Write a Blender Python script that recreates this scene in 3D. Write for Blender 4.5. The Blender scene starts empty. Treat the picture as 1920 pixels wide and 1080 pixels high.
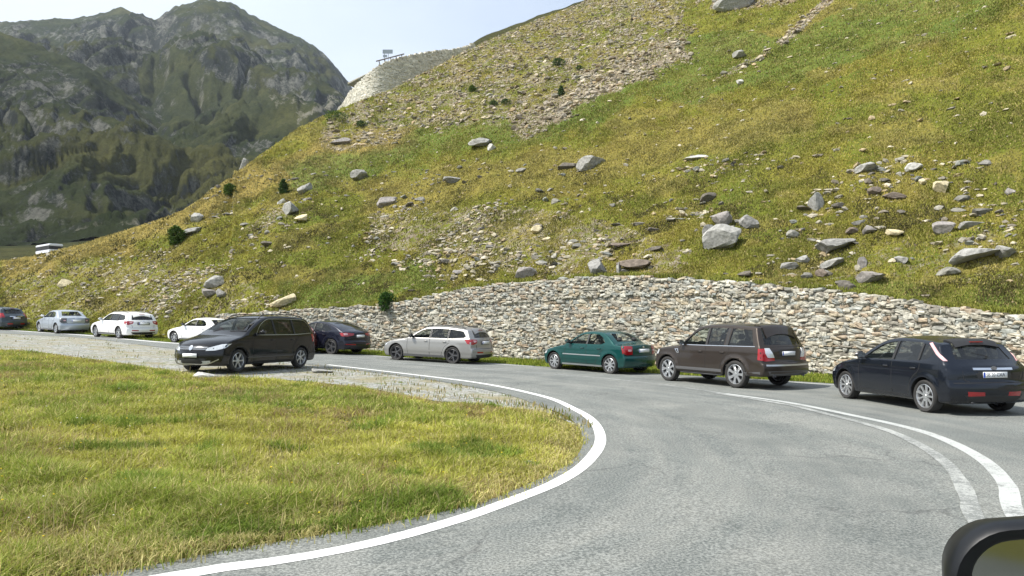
import bpy, bmesh, math, random
import numpy as np
from mathutils import Vector, Matrix
from mathutils.geometry import delaunay_2d_cdt
from mathutils.bvhtree import BVHTree

random.seed(7)
RNG = np.random.default_rng(7)
SC = bpy.context.scene
COL = SC.collection

# ------------------------------------------------------------------ camera
HC = 1.9                      # eye height above the road
FPX = 1400.0                  # focal length in pixels of a 1920 wide picture
PITCH = math.atan(60 / FPX)
cam_d = bpy.data.cameras.new('camera')
cam_d.sensor_width = 36.0
cam_d.lens = 36.0 * FPX / 1920.0
cam_d.clip_start = 0.05
cam_d.clip_end = 9000
cam = bpy.data.objects.new('camera', cam_d)
COL.objects.link(cam)
cam.location = (0, 0, HC)
cam.rotation_euler = (math.pi / 2 + PITCH, 0, 0)
SC.camera = cam

# ------------------------------------------------------------------ sky, sun, exposure
SUN_EL = math.radians(52)
SUN_DIR = Vector((-0.93, -0.30, 0)).normalized() * math.cos(SUN_EL) + Vector((0, 0, math.sin(SUN_EL)))
world = bpy.data.worlds.new('World')
SC.world = world
world.use_nodes = True
nt = world.node_tree
nt.nodes.clear()
def wn(t, **k):
    n = nt.nodes.new(t)
    for a, b in k.items():
        setattr(n, a, b)
    return n
sky = wn('ShaderNodeTexSky', sky_type='NISHITA', sun_disc=False)
sky.sun_elevation = SUN_EL
sky.sun_rotation = math.atan2(SUN_DIR.x, SUN_DIR.y)
sky.altitude = 1800
sky.air_density = 1.0
sky.dust_density = 1.5
bg = wn('ShaderNodeBackground'); bg.inputs['Strength'].default_value = 0.12
# thin bright cloud veil, thicker low on the left
tc = wn('ShaderNodeTexCoord')
mp = wn('ShaderNodeMapping'); mp.inputs['Scale'].default_value = (1.2, 1.2, 3.0)
nz = wn('ShaderNodeTexNoise'); nz.inputs['Scale'].default_value = 1.6; nz.inputs['Detail'].default_value = 5
sep = wn('ShaderNodeSeparateXYZ')
mr = wn('ShaderNodeMapRange'); mr.inputs['From Min'].default_value = 0.1; mr.inputs['From Max'].default_value = -0.55
add = wn('ShaderNodeMath', operation='ADD')
mr2 = wn('ShaderNodeMapRange'); mr2.inputs['From Min'].default_value = 0.45; mr2.inputs['From Max'].default_value = 1.25
mr2.inputs['To Min'].default_value = 0.5
mix = wn('ShaderNodeMix', data_type='RGBA')
mix.inputs[7].default_value = (4.6, 5.1, 5.7, 1)
out = wn('ShaderNodeOutputWorld')
L = nt.links.new
L(tc.outputs['Generated'], mp.inputs['Vector']); L(mp.outputs[0], nz.inputs['Vector'])
L(tc.outputs['Generated'], sep.inputs[0]); L(sep.outputs['X'], mr.inputs['Value'])
L(mr.outputs[0], add.inputs[0]); L(nz.outputs['Fac'], add.inputs[1]); L(add.outputs[0], mr2.inputs['Value'])
L(mr2.outputs[0], mix.inputs[0]); L(sky.outputs[0], mix.inputs[6]); L(mix.outputs[2], bg.inputs['Color'])
L(bg.outputs[0], out.inputs['Surface'])

sd = bpy.data.lights.new('sun', 'SUN'); sd.energy = 4.2; sd.angle = math.radians(0.53); sd.color = (1.0, 0.955, 0.88)
so = bpy.data.objects.new('sun', sd); COL.objects.link(so)
so.rotation_euler = SUN_DIR.to_track_quat('Z', 'Y').to_euler()
so.location = SUN_DIR * 50
SC.view_settings.view_transform = 'Standard'
SC.view_settings.look = 'None'
SC.view_settings.exposure = 0.80
SC.view_settings.gamma = 1
SC.view_settings.use_curve_mapping = False
SC.cycles.max_bounces = 8
SC.cycles.transparent_max_bounces = 12
SC.cycles.volume_bounces = 0

# ------------------------------------------------------------------ helpers
def tag(o, label=None, cat=None, group=None, kind=None):
    if label: o['label'] = label
    if cat: o['category'] = cat
    if group: o['group'] = group
    if kind: o['kind'] = kind
    return o

def empty(name, loc=(0, 0, 0), rz=0.0):
    o = bpy.data.objects.new(name, None)
    o.empty_display_size = 0.3
    COL.objects.link(o); o.location = loc; o.rotation_euler = (0, 0, rz)
    return o

def link(name, me, m=None, parent=None):
    o = bpy.data.objects.new(name, me); COL.objects.link(o)
    if m is not None:
        for q in (m if isinstance(m, (list, tuple)) else [m]): me.materials.append(q)
    if parent is not None: o.parent = parent
    return o

def mk(name, verts, faces, m=None, parent=None, smooth=False, sharp=None, midx=None):
    me = bpy.data.meshes.new(name)
    me.from_pydata([tuple(v) for v in verts], [], faces)
    if midx is not None: me.polygons.foreach_set('material_index', midx)
    o = link(name, me, m, parent)
    if smooth:
        me.polygons.foreach_set('use_smooth', [True] * len(me.polygons))
        if sharp: me.set_sharp_from_angle(angle=math.radians(sharp))
    me.update()
    return o

def npmesh(name, V, F, m=None, parent=None, smooth=False, attrs=None, midx=None):
    """V (n,3); F a list of (k, m) index arrays; attrs {name: (n,3 or 4)} point colours"""
    me = bpy.data.meshes.new(name)
    F = [np.asarray(f, dtype=np.int32) for f in F if len(f)]
    me.vertices.add(len(V)); me.vertices.foreach_set('co', np.asarray(V, dtype=np.float32).ravel())
    nl = sum(f.size for f in F); nf = sum(len(f) for f in F)
    me.loops.add(nl); me.loops.foreach_set('vertex_index', np.concatenate([f.ravel() for f in F]))
    tot = np.concatenate([np.full(len(f), f.shape[1], dtype=np.int32) for f in F])
    st = np.concatenate([[0], np.cumsum(tot)[:-1]]).astype(np.int32)
    me.polygons.add(nf); me.polygons.foreach_set('loop_start', st)
    if smooth: me.polygons.foreach_set('use_smooth', np.ones(nf, dtype=bool))
    else: me.polygons.foreach_set('use_smooth', np.zeros(nf, dtype=bool))
    if midx is not None: me.polygons.foreach_set('material_index', midx)
    for k, a in (attrs or {}).items():
        a = np.asarray(a, dtype=np.float32)
        if a.shape[1] == 3: a = np.concatenate([a, np.ones((len(a), 1), np.float32)], 1)
        at = me.color_attributes.new(k, 'FLOAT_COLOR', 'POINT')
        at.data.foreach_set('color', a.ravel())
    me.update(calc_edges=True); me.validate()
    return link(name, me, m, parent)

def grid_faces(nu, nv):
    i = np.arange(nu - 1)[:, None] * nv + np.arange(nv - 1)[None, :]
    i = i.ravel()
    return np.stack([i, i + nv, i + nv + 1, i + 1], 1)

def hash2(ix, iy, seed):
    h = (ix.astype(np.int64) * 374761393 + iy.astype(np.int64) * 668265263 + seed * 982451653) & 0xffffffff
    h = ((h ^ (h >> 13)) * 1274126177) & 0xffffffff
    h = (h ^ (h >> 16)) & 0xffffffff
    return h / 4294967295.0

def gnoise(x, y, seed=0):
    """gradient noise, about -1..1"""
    x = np.asarray(x, float); y = np.asarray(y, float)
    ix = np.floor(x); iy = np.floor(y); fx = x - ix; fy = y - iy
    ux = fx * fx * fx * (fx * (fx * 6 - 15) + 10); uy = fy * fy * fy * (fy * (fy * 6 - 15) + 10)
    def g(dx, dy):
        a = hash2(ix + dx, iy + dy, seed) * 2 * np.pi
        return np.cos(a) * (fx - dx) + np.sin(a) * (fy - dy)
    a = g(0, 0) * (1 - ux) + g(1, 0) * ux
    b = g(0, 1) * (1 - ux) + g(1, 1) * ux
    return (a * (1 - uy) + b * uy) * 1.4

def fbm(x, y, seed=0, oc=4, gain=0.5):
    s = 0; a = 1.0
    for k in range(oc):
        s = s + a * gnoise(x * 2 ** k, y * 2 ** k, seed + k); a *= gain
    return s

def ridged(x, y, seed=0, oc=5, gain=0.55):
    s = 0; a = 1.0; w = 1.0
    for k in range(oc):
        n = 1 - np.abs(gnoise(x * 2 ** k, y * 2 ** k, seed + k)); n = n * n * w
        s = s + a * n; w = np.clip(n * 1.6, 0, 1); a *= gain
    return s

def sstep(a, b, x):
    t = np.clip((x - a) / (b - a), 0, 1); return t * t * (3 - 2 * t)

CP, SP = math.cos(PITCH), math.sin(PITCH)
def UV(px, py):
    """pixel of the 1920x1080 picture -> ray (u, 1, v) from the eye"""
    cx = (px - 960.0); cy = (540.0 - py)
    fy = FPX * CP - cy * SP; fz = FPX * SP + cy * CP
    return cx / fy, fz / fy
def PIX(X, Y, Z):
    z = Z - HC
    d = Y * CP + z * SP; up = -Y * SP + z * CP
    return 960 + FPX * X / d, 540 - FPX * up / d

GX = np.array([-400, -60, -40, -33, -25, -18, -8.5, -3, 5, 30, 400.])
GZ = np.array([1.9, 1.7, 1.33, 1.08, .85, .66, .36, .15, 0, 0, 0.])
def G(x):
    """height of the road level: it climbs gently to the left"""
    x = np.asarray(x, float)
    return (np.interp(x - 2, GX, GZ) + 2 * np.interp(x - 1, GX, GZ) + 2 * np.interp(x, GX, GZ) + 2 * np.interp(x + 1, GX, GZ) + np.interp(x + 2, GX, GZ)) / 8
def ground(px, py):
    """where the ray of a pixel meets the road level"""
    u, v = UV(px, py)
    d = 20.0
    for _ in range(60):
        d = 0.5 * d + 0.5 * (HC - float(G(u * d))) / (-v)
    return Vector((u * d, d, float(G(u * d))))

def smooth_path(pts, step):
    """Catmull-Rom through points, resampled evenly"""
    P = np.array([tuple(p) for p in pts], float); n = len(P)
    Q = []
    for i in range(n - 1):
        p0 = P[max(i - 1, 0)]; p1 = P[i]; p2 = P[i + 1]; p3 = P[min(i + 2, n - 1)]
        for t in np.linspace(0, 1, 24, endpoint=False):
            Q.append(0.5 * ((2 * p1) + (-p0 + p2) * t + (2 * p0 - 5 * p1 + 4 * p2 - p3) * t * t + (-p0 + 3 * p1 - 3 * p2 + p3) * t ** 3))
    Q.append(P[-1]); Q = np.array(Q)
    d = np.concatenate([[0], np.cumsum(np.linalg.norm(np.diff(Q, axis=0), axis=1))])
    m = max(2, int(d[-1] / step) + 1)
    s = np.linspace(0, d[-1], m)
    return np.stack([np.interp(s, d, Q[:, k]) for k in range(Q.shape[1])], 1)

# ------------------------------------------------------------------ materials
def newmat(name):
    m = bpy.data.materials.new(name); m.use_nodes = True
    n = m.node_tree; n.nodes.clear()
    o = n.nodes.new('ShaderNodeOutputMaterial'); b = n.nodes.new('ShaderNodeBsdfPrincipled')
    n.links.new(b.outputs[0], o.inputs['Surface'])
    return m, n, b, o
def simple(name, col, rough=0.6, metal=0.0, coat=0.0, spec=0.5, noise=0.0, nscale=20.0, emis=None):
    m, n, b, o = newmat(name)
    b.inputs['Base Color'].default_value = (*col, 1); b.inputs['Roughness'].default_value = rough
    b.inputs['Metallic'].default_value = metal; b.inputs['Coat Weight'].default_value = coat
    b.inputs['Coat Roughness'].default_value = 0.04
    b.inputs['Specular IOR Level'].default_value = spec
    if noise > 0:
        t = n.nodes.new('ShaderNodeTexCoord'); x = n.nodes.new('ShaderNodeTexNoise'); x.inputs['Scale'].default_value = nscale
        x.inputs['Detail'].default_value = 6
        c = n.nodes.new('ShaderNodeMix'); c.data_type = 'RGBA'
        c.inputs[6].default_value = (*[max(0, k * (1 - noise)) for k in col], 1); c.inputs[7].default_value = (*[min(1, k * (1 + noise)) for k in col], 1)
        n.links.new(t.outputs['Object'], x.inputs['Vector']); n.links.new(x.outputs['Fac'], c.inputs[0]); n.links.new(c.outputs[2], b.inputs['Base Color'])
    return m
class NB:
    """small node-graph helper"""
    def __init__(s, n): s.n = n
    def new(s, t, **k):
        x = s.n.nodes.new(t)
        for a, b in k.items(): setattr(x, a, b)
        return x
    def l(s, a, b): s.n.links.new(a, b)
    def noise(s, vec, scale, detail=6, rough=0.55, dist=0.0):
        x = s.new('ShaderNodeTexNoise'); x.inputs['Scale'].default_value = scale; x.inputs['Detail'].default_value = detail
        x.inputs['Roughness'].default_value = rough; x.inputs['Distortion'].default_value = dist
        s.l(vec, x.inputs['Vector']); return x.outputs['Fac']
    def ramp(s, fac, stops):
        r = s.new('ShaderNodeValToRGB'); e = r.color_ramp.elements
        while len(e) < len(stops): e.new(0.5)
        for k, (p, c) in enumerate(stops):
            e[k].position = p; e[k].color = (*c, 1) if len(c) == 3 else c
        s.l(fac, r.inputs[0]); return r.outputs[0]
    def mix(s, fac, a, b, blend='MIX'):
        x = s.new('ShaderNodeMix', data_type='RGBA', blend_type=blend)
        if isinstance(fac, (int, float)): x.inputs[0].default_value = fac
        else: s.l(fac, x.inputs[0])
        for i, v in ((6, a), (7, b)):
            if isinstance(v, tuple): x.inputs[i].default_value = (*v, 1)
            else: s.l(v, x.inputs[i])
        return x.outputs[2]
    def math(s, op, a, b=None, clamp=False):
        x = s.new('ShaderNodeMath', operation=op, use_clamp=clamp)
        for i, v in ((0, a), (1, b)):
            if v is None: continue
            if isinstance(v, (int, float)): x.inputs[i].default_value = v
            else: s.l(v, x.inputs[i])
        return x.outputs[0]
    def rng(s, v, a, b, c=0.0, d=1.0):
        x = s.new('ShaderNodeMapRange'); x.inputs[1].default_value = a; x.inputs[2].default_value = b
        x.inputs[3].default_value = c; x.inputs[4].default_value = d
        s.l(v, x.inputs[0]); return x.outputs[0]
    def geo(s): return s.new('ShaderNodeNewGeometry')
    def attr(s, name):
        return s.new('ShaderNodeAttribute', attribute_name=name)
    def bump(s, h, strength, dist):
        x = s.new('ShaderNodeBump'); x.inputs['Strength'].default_value = strength; x.inputs['Distance'].default_value = dist
        s.l(h, x.inputs['Height']); return x.outputs[0]

def m_asphalt():
    m, n, b, o = newmat('asphalt'); N = NB(n)
    g = N.geo().outputs['Position']
    fine = N.noise(g, 42, 4, 0.75); mid = N.noise(g, 9, 5, 0.6); big = N.noise(g, 0.55, 5, 0.55, 0.8)
    at = N.attr('lane'); sp = N.new('ShaderNodeSeparateColor'); N.l(at.outputs['Color'], sp.inputs[0])
    # streaks that follow the lane: R = position across, G = position along
    cv = N.new('ShaderNodeCombineXYZ'); N.l(N.math('MULTIPLY', sp.outputs[0], 26.0), cv.inputs[0]); N.l(N.math('MULTIPLY', sp.outputs[1], 3.0), cv.inputs[1])
    streak = N.noise(cv.outputs[0], 1.0, 4, 0.6)
    c = N.ramp(big, [(0.3, (0.070, 0.083, 0.080)), (0.5, (0.130, 0.145, 0.136)), (0.66, (0.250, 0.252, 0.228))])
    c = N.mix(N.rng(streak, 0.40, 0.66, 0, 0.75), c, (0.30, 0.295, 0.26))
    c = N.mix(N.rng(mid, 0.35, 0.7, 0, 0.5), c, (0.15, 0.155, 0.15))
    c = N.mix(N.rng(fine, 0.42, 0.60), N.mix(0.6, c, (0.055, 0.062, 0.06)), N.mix(0.42, c, (0.42, 0.43, 0.40)))
    vor = N.new('ShaderNodeTexVoronoi', feature='DISTANCE_TO_EDGE'); vor.inputs['Scale'].default_value = 0.35
    dv = N.new('ShaderNodeVectorMath', operation='ADD'); nn = N.new('ShaderNodeTexNoise'); nn.inputs['Scale'].default_value = 1.2; nn.inputs['Detail'].default_value = 5
    N.l(g, nn.inputs['Vector']); N.l(g, dv.inputs[0]); N.l(nn.outputs['Color'], dv.inputs[1]); N.l(dv.outputs[0], vor.inputs['Vector'])
    trk = N.math('ADD', N.math('MULTIPLY', N.math('COSINE', N.math('MULTIPLY', sp.outputs[0], 25.0)), 0.5), 0.5)
    c = N.mix(N.math('MULTIPLY', N.math('MULTIPLY', trk, N.rng(N.noise(g, 0.8, 4), 0.35, 0.65)), 0.45), c, (0.085, 0.095, 0.092))
    crack = N.rng(vor.outputs['Distance'], 0.0, 0.012, 0.55, 0.0)
    crk = N.math('MULTIPLY', crack, N.rng(N.noise(g, 0.3, 2), 0.5, 0.6))
    c = N.mix(crk, c, (0.06, 0.06, 0.06))
    N.l(c, b.inputs['Base Color'])
    b.inputs['Roughness'].default_value = 0.85; b.inputs['Specular IOR Level'].default_value = 0.25
    N.l(N.bump(fine, 0.6, 0.01), b.inputs['Normal'])
    return m

def m_paint(name, worn, col=(0.72, 0.74, 0.72)):
    m, n, b, o = newmat(name); N = NB(n); g = N.geo().outputs['Position']
    w = N.math('ADD', N.math('MULTIPLY', N.noise(g, 11, 7, 0.8), 0.55), N.math('MULTIPLY', N.noise(g, 48, 4, 0.8), 0.45)); w2 = N.noise(g, 1.3, 3)
    f = N.math('ADD', w, N.math('MULTIPLY', w2, 0.3))
    f = N.rng(f, 0.78 - worn, 0.92 - worn, 1.0, 0.0) if False else N.rng(f, 0.91 - worn, 1.00 - worn, 1.0, 0.0)
    fine = N.noise(g, 60, 3, 0.7)
    c = N.mix(N.rng(fine, 0.35, 0.65, 0, 0.35), col, (0.5, 0.5, 0.47))
    c = N.mix(f, (0.2, 0.2, 0.195), c) if not worn else N.mix(f, (0.17, 0.178, 0.17), c)
    N.l(c, b.inputs['Base Color']); b.inputs['Roughness'].default_value = 0.7
    return m

def m_gravel():
    m, n, b, o = newmat('gravel'); N = NB(n); g = N.geo().outputs['Position']
    v = N.new('ShaderNodeTexVoronoi'); v.inputs['Scale'].default_value = 14; N.l(g, v.inputs['Vector'])
    hs = N.new('ShaderNodeSeparateColor'); N.l(v.outputs['Color'], hs.inputs[0])
    c = N.ramp(hs.outputs[0], [(0, (0.12, 0.12, 0.10)), (0.35, (0.22, 0.22, 0.20)), (0.7, (0.33, 0.335, 0.31)), (1, (0.46, 0.46, 0.43))])
    c = N.mix(N.rng(N.noise(g, 0.9, 5), 0.42, 0.68), c, (0.25, 0.22, 0.13))
    c = N.mix(N.rng(N.noise(g, 3.0, 5), 0.58, 0.68), c, (0.11, 0.15, 0.035))
    N.l(c, b.inputs['Base Color']); b.inputs['Roughness'].default_value = 0.9
    N.l(N.bump(v.outputs['Distance'], 1.0, 0.04), b.inputs['Normal'])
    return m

def m_soil(name, stops, sc=0.5):
    m, n, b, o = newmat(name); N = NB(n); g = N.geo().outputs['Position']
    a = N.noise(g, sc, 6, 0.6); f = N.noise(g, 8, 5, 0.7)
    c = N.ramp(a, stops); c = N.mix(N.rng(f, 0.35, 0.65, 0, 0.6), c, (0.09, 0.08, 0.03))
    N.l(c, b.inputs['Base Color']); b.inputs['Roughness'].default_value = 0.95; b.inputs['Specular IOR Level'].default_value = 0.15
    N.l(N.bump(f, 0.8, 0.05), b.inputs['Normal'])
    return m

def m_vcol(name, attr='col', rough=0.9, noise=0.3, scale=6.0, bump=0.0, translucent=0.0, spec=0.25):
    """colour carried by each stone or blade, broken up by noise"""
    m, n, b, o = newmat(name); N = NB(n)
    a = N.attr(attr).outputs['Color']; c = a
    if noise:
        g = N.geo().outputs['Position']; f = N.noise(g, scale, 6, 0.65)
        k = N.ramp(f, [(0.3, (1 - noise,) * 3), (0.7, (1 + noise,) * 3)])
        c = N.mix(1.0, a, k, 'MULTIPLY')
        if bump: N.l(N.bump(f, 0.9, bump), b.inputs['Normal'])
    N.l(c, b.inputs['Base Color']); b.inputs['Roughness'].default_value = rough; b.inputs['Specular IOR Level'].default_value = spec
    if translucent:
        t = N.new('ShaderNodeBsdfTranslucent'); N.l(c, t.inputs['Color']); ms = N.new('ShaderNodeMixShader'); ms.inputs[0].default_value = translucent
        N.l(b.outputs[0], ms.inputs[1]); N.l(t.outputs[0], ms.inputs[2]); N.l(ms.outputs[0], o.inputs['Surface'])
    return m

def m_hill():
    m, n, b, o = newmat('hill_turf'); N = NB(n); g = N.geo().outputs['Position']
    at = N.attr('mask'); s = N.new('ShaderNodeSeparateColor'); N.l(at.outputs['Color'], s.inputs[0])
    a = N.noise(g, 0.16, 6, 0.65); f = N.noise(g, 2.2, 6, 0.7); ff = N.noise(g, 9, 4, 0.7)
    c = N.ramp(a, [(0.3, (0.095, 0.135, 0.018)), (0.48, (0.16, 0.175, 0.024)), (0.62, (0.23, 0.215, 0.035)), (0.75, (0.29, 0.235, 0.06))])
    c = N.mix(N.rng(f, 0.4, 0.7, 0, 0.7), c, (0.06, 0.075, 0.015))
    c = N.mix(s.outputs[1], c, N.mix(N.rng(f, 0.35, 0.65), (0.34, 0.235, 0.075), (0.22, 0.175, 0.05)))
    c = N.mix(N.rng(N.math('ADD', s.outputs[2], N.math('MULTIPLY', f, 0.4)), 0.5, 0.95, 0, .8), c, (0.105, 0.15, 0.03))
    v = N.new('ShaderNodeTexVoronoi'); v.inputs['Scale'].default_value = 2.6; N.l(g, v.inputs['Vector'])
    hs = N.new('ShaderNodeSeparateColor'); N.l(v.outputs['Color'], hs.inputs[0])
    rock = N.ramp(hs.outputs[0], [(0, (0.12, 0.095, 0.065)), (0.5, (0.24, 0.20, 0.145)), (1, (0.35, 0.31, 0.24))])
    fac = N.rng(N.math('ADD', s.outputs[0], N.math('MULTIPLY', N.math('SUBTRACT', f, 0.5), 1.6)), 0.38, 0.62)
    c = N.mix(fac, c, rock)
    N.l(c, b.inputs['Base Color']); b.inputs['Roughness'].default_value = 0.95; b.inputs['Specular IOR Level'].default_value = 0.1
    N.l(N.bump(N.math('ADD', f, N.math('MULTIPLY', ff, 0.4)), 1.0, 0.25), b.inputs['Normal'])
    return m

def m_mountain():
    m, n, b, o = newmat('mountain_rock'); N = NB(n); ge = N.geo(); g = ge.outputs['Position']
    sp = N.new('ShaderNodeSeparateXYZ'); N.l(ge.outputs['Normal'], sp.inputs[0])
    at = N.attr('mask'); s = N.new('ShaderNodeSeparateColor'); N.l(at.outputs['Color'], s.inputs[0])
    mpn = N.new('ShaderNodeMapping'); mpn.inputs['Scale'].default_value = (1, 1, 0.45); N.l(g, mpn.inputs[0])
    a = N.noise(g, 0.006, 8, 0.6); f = N.noise(mpn.outputs[0], 0.03, 8, 0.72, 0.4); ff = N.noise(g, 0.12, 6, 0.75)
    fm = N.noise(mpn.outputs[0], 0.11, 7, 0.78, 0.3); fh = N.noise(g, 0.5, 7, 0.85)
    f = N.math('ADD', N.math('MULTIPLY', f, 0.45), N.math('ADD', N.math('MULTIPLY', fm, 0.33), N.math('MULTIPLY', fh, 0.22)))
    ff = N.noise(g, 0.22, 8, 0.85)
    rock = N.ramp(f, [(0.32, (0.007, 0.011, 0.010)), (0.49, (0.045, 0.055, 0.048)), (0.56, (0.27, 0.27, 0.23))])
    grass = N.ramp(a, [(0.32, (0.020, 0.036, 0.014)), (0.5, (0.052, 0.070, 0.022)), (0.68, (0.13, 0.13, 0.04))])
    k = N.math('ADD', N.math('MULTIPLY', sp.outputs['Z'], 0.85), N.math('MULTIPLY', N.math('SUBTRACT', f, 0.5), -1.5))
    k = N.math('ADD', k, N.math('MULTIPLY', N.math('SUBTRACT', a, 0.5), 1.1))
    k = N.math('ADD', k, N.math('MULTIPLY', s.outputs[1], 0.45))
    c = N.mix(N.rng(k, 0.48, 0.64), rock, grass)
    c = N.mix(N.math('MULTIPLY', s.outputs[1], N.rng(a, 0.4, 0.6, 0.1, 0.55)), c, N.mix(f, (0.12, 0.14, 0.035), (0.30, 0.28, 0.11)))  # masked olive patches coloured brighter, as if the sun caught them
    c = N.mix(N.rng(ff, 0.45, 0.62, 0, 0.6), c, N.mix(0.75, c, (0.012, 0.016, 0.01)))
    c = N.mix(N.rng(N.math('ADD', s.outputs[0], N.math('MULTIPLY', N.math('SUBTRACT', fm, 0.5), 3.0)), 0.6, 1.0), c, (0.34, 0.32, 0.25))
    N.l(c, b.inputs['Base Color']); b.inputs['Roughness'].default_value = 0.95; b.inputs['Specular IOR Level'].default_value = 0.1
    N.l(N.bump(N.math('ADD', f, N.math('MULTIPLY', ff, 0.35)), 1.0, 20.0), b.inputs['Normal'])
    return m

M = dict(asphalt=m_asphalt(), line=m_paint('road_paint', 0.17, (0.8, 0.8, 0.78)), worn=m_paint('worn_road_paint', 0.315, (0.36, 0.37, 0.35)), fair=m_paint('faded_road_paint', 0.245, (0.42, 0.435, 0.42)),
         gravel=m_gravel(), hill=m_hill(), mountain=m_mountain(),
         meadow=m_soil('meadow_soil', [(0.3, (0.15, 0.17, 0.03)), (0.6, (0.21, 0.20, 0.045)), (0.8, (0.2, 0.17, 0.06))]),
         blade=m_vcol('grass_blade', noise=0.25, scale=0.8, translucent=0.3, rough=0.7),
         stone=m_vcol('rubble_stone', noise=0.42, scale=7, bump=0.03), boulder=m_vcol('boulder_stone', noise=0.5, scale=2.6, bump=0.12),
         mortar=simple('wall_core', (0.30, 0.275, 0.225), 0.95, noise=0.4, nscale=8),
         concrete=simple('concrete', (0.36, 0.355, 0.33), 0.9, noise=0.25, nscale=6))
HAZE = 0.00008
# ------------------------------------------------------------------ terrain tables (columns of the view -> real distances)
FOOT_PX = np.array([-900, -300, 0, 100, 235, 300, 430, 520, 640, 700, 860, 1000, 1150, 1400, 1600, 1700, 1920, 2200, 2700, 3600])
FOOT_D = np.array([75, 62, 54.5, 51.5, 48.5, 45.5, 43, 41, 39.3, 38.6, 36.4, 34.3, 32, 28, 25, 23.6, 20.6, 17, 12.5, 8.5])
TOP_PX = np.array([-900, 400, 470, 520, 640, 730, 800, 900, 1000, 1100, 1200, 1300, 1400, 1500, 1600, 1700, 1800, 1920, 2105, 2500, 3600])
TOP_PY = np.array([590, 590, 588, 583, 576, 572, 555, 536, 526, 519, 518, 523, 530, 540, 550, 565, 578, 592, 612, 650, 740])
def U0(px): return (px - 960.0) / (FPX * CP)
FU = U0(FOOT_PX.astype(float))
def foot_d(u): return np.interp(u, FU, FOOT_D)
def pxof(u): return u * FPX * CP + 960.0
def top_rel(u, d):
    """height of wall top (relative to the eye) in the direction u at distance d"""
    px = pxof(u); py = np.interp(px, TOP_PX, TOP_PY)
    return (600.6 - py) / FPX * d
WALL_U0 = U0(405.0)
# skyline of the near hill
SIL = [(-900, 560), (-300, 520), (-100, 500), (0, 489), (60, 480), (140, 461), (240, 430), (320, 404), (370, 378), (400, 352), (440, 328), (480, 296), (520, 268), (560, 240), (600, 220), (640, 203), (690, 183), (742, 164), (798, 135), (840, 113), (873, 95), (920, 74), (1000, 40), (1080, 10), (1150, -25), (1300, -80), (1500, -150), (1920, -330), (2700, -560), (3600, -700)]
su, sv = zip(*[UV(a, b) for a, b in SIL]); su = np.array(su); sv = np.array(sv)
CR_U = U0(np.array([-900., -300, 0, 340, 440, 560, 640, 750, 870, 1000, 1100, 1300, 2000, 3600]))
CR_D = np.array([95., 85, 78, 68, 75, 90, 100, 114, 130, 150, 165, 190, 210, 220])

def build_hill():
    nu, nv = 900, 460
    pxs = np.concatenate([np.linspace(-900, -60, 90, endpoint=False), np.linspace(-60, 1980, 700, endpoint=False), np.linspace(1980, 3600, 110)])
    u = U0(pxs); nu = len(u)
    d0 = foot_d(u) + 0.50; dc = np.interp(u, CR_U, CR_D); v1 = np.interp(u, su, sv)
    haswall = sstep(U0(400.), U0(470.), u)
    zt = top_rel(u, foot_d(u)) - 0.02
    zg = G(u * d0) - HC - 0.05
    z0 = np.where(haswall > 0.5, np.maximum(zt, zg), zg * (1 - haswall) + np.maximum(zt, zg) * haswall)
    t = np.linspace(0, 1, nv) ** 1.55
    dist = d0[:, None] + (dc + 45 - d0)[:, None] * t[None, :]
    X = u[:, None] * dist; Y = dist
    # undulations
    w = sstep(0.5, 9, dist - d0[:, None])
    und = 0.75 * fbm(X / 14, Y / 14, 3, 3) * w + 0.33 * fbm(X / 2.6, Y / 2.6, 11, 4) * sstep(0.2, 2, dist - d0[:, None]) + 0.07 * fbm(X / .7, Y / .7, 31, 3) * sstep(0.1, 1, dist - d0[:, None])
    terr = 0.22 * np.abs(gnoise(X / 7 + Y / 19, Y / 2.6, 77)) * w     # small terracettes
    def prof(S):
        e = (dist - dc[:, None]) / 2.5
        soft = 2.5 * np.where(e > 20, e, np.log1p(np.exp(np.minimum(e, 20))))
        return z0[:, None] + S[:, None] * (dist - d0[:, None]) - (S[:, None] + 0.45) * soft + und + terr
    lo = np.full(nu, 0.02); hi = np.full(nu, 2.5)
    for _ in range(26):
        S = (lo + hi) / 2; mx = np.max(prof(S) / dist, axis=1)
        up = mx < v1; lo = np.where(up, S, lo); hi = np.where(up, hi, S)
    k = np.exp(-0.5 * (np.arange(-6, 7) / 2.5) ** 2); k /= k.sum()
    S = np.convolve(np.pad(S, 6, mode='edge'), k, mode='valid')
    Z = prof(S)
    Z[:, 0] -= 1.2; Y = Y.copy()
    Z = Z + HC
    return X, Y, Z, u
HX, HY, HZ, HU = build_hill()
HPX, HPY = PIX(HX, HY, HZ)

def inpoly(px, py, poly, soft=0):
    poly = np.array(poly, float); n = len(poly); r = np.zeros(px.shape, bool)
    j = n - 1
    for i in range(n):
        xi, yi = poly[i]; xj, yj = poly[j]
        c = ((yi > py) != (yj > py)) & (px < (xj - xi) * (py - yi) / (yj - yi + 1e-9) + xi)
        r ^= c; j = i
    return r
def band(px, py, pts, w):
    """0..1 mask along a polyline"""
    d = np.full(px.shape, 1e9)
    for (x0, y0), (x1, y1) in zip(pts[:-1], pts[1:]):
        L2 = (x1 - x0) ** 2 + (y1 - y0) ** 2
        t = np.clip(((px - x0) * (x1 - x0) + (py - y0) * (y1 - y0)) / L2, 0, 1)
        d = np.minimum(d, np.hypot(px - x0 - t * (x1 - x0), py - y0 - t * (y1 - y0)))
    return 1 - sstep(w * 0.4, w, d)
wob = 22 * fbm(HPX / 70, HPY / 40, 5, 4)
qx, qy = HPX + wob, HPY + wob * 0.6
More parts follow.
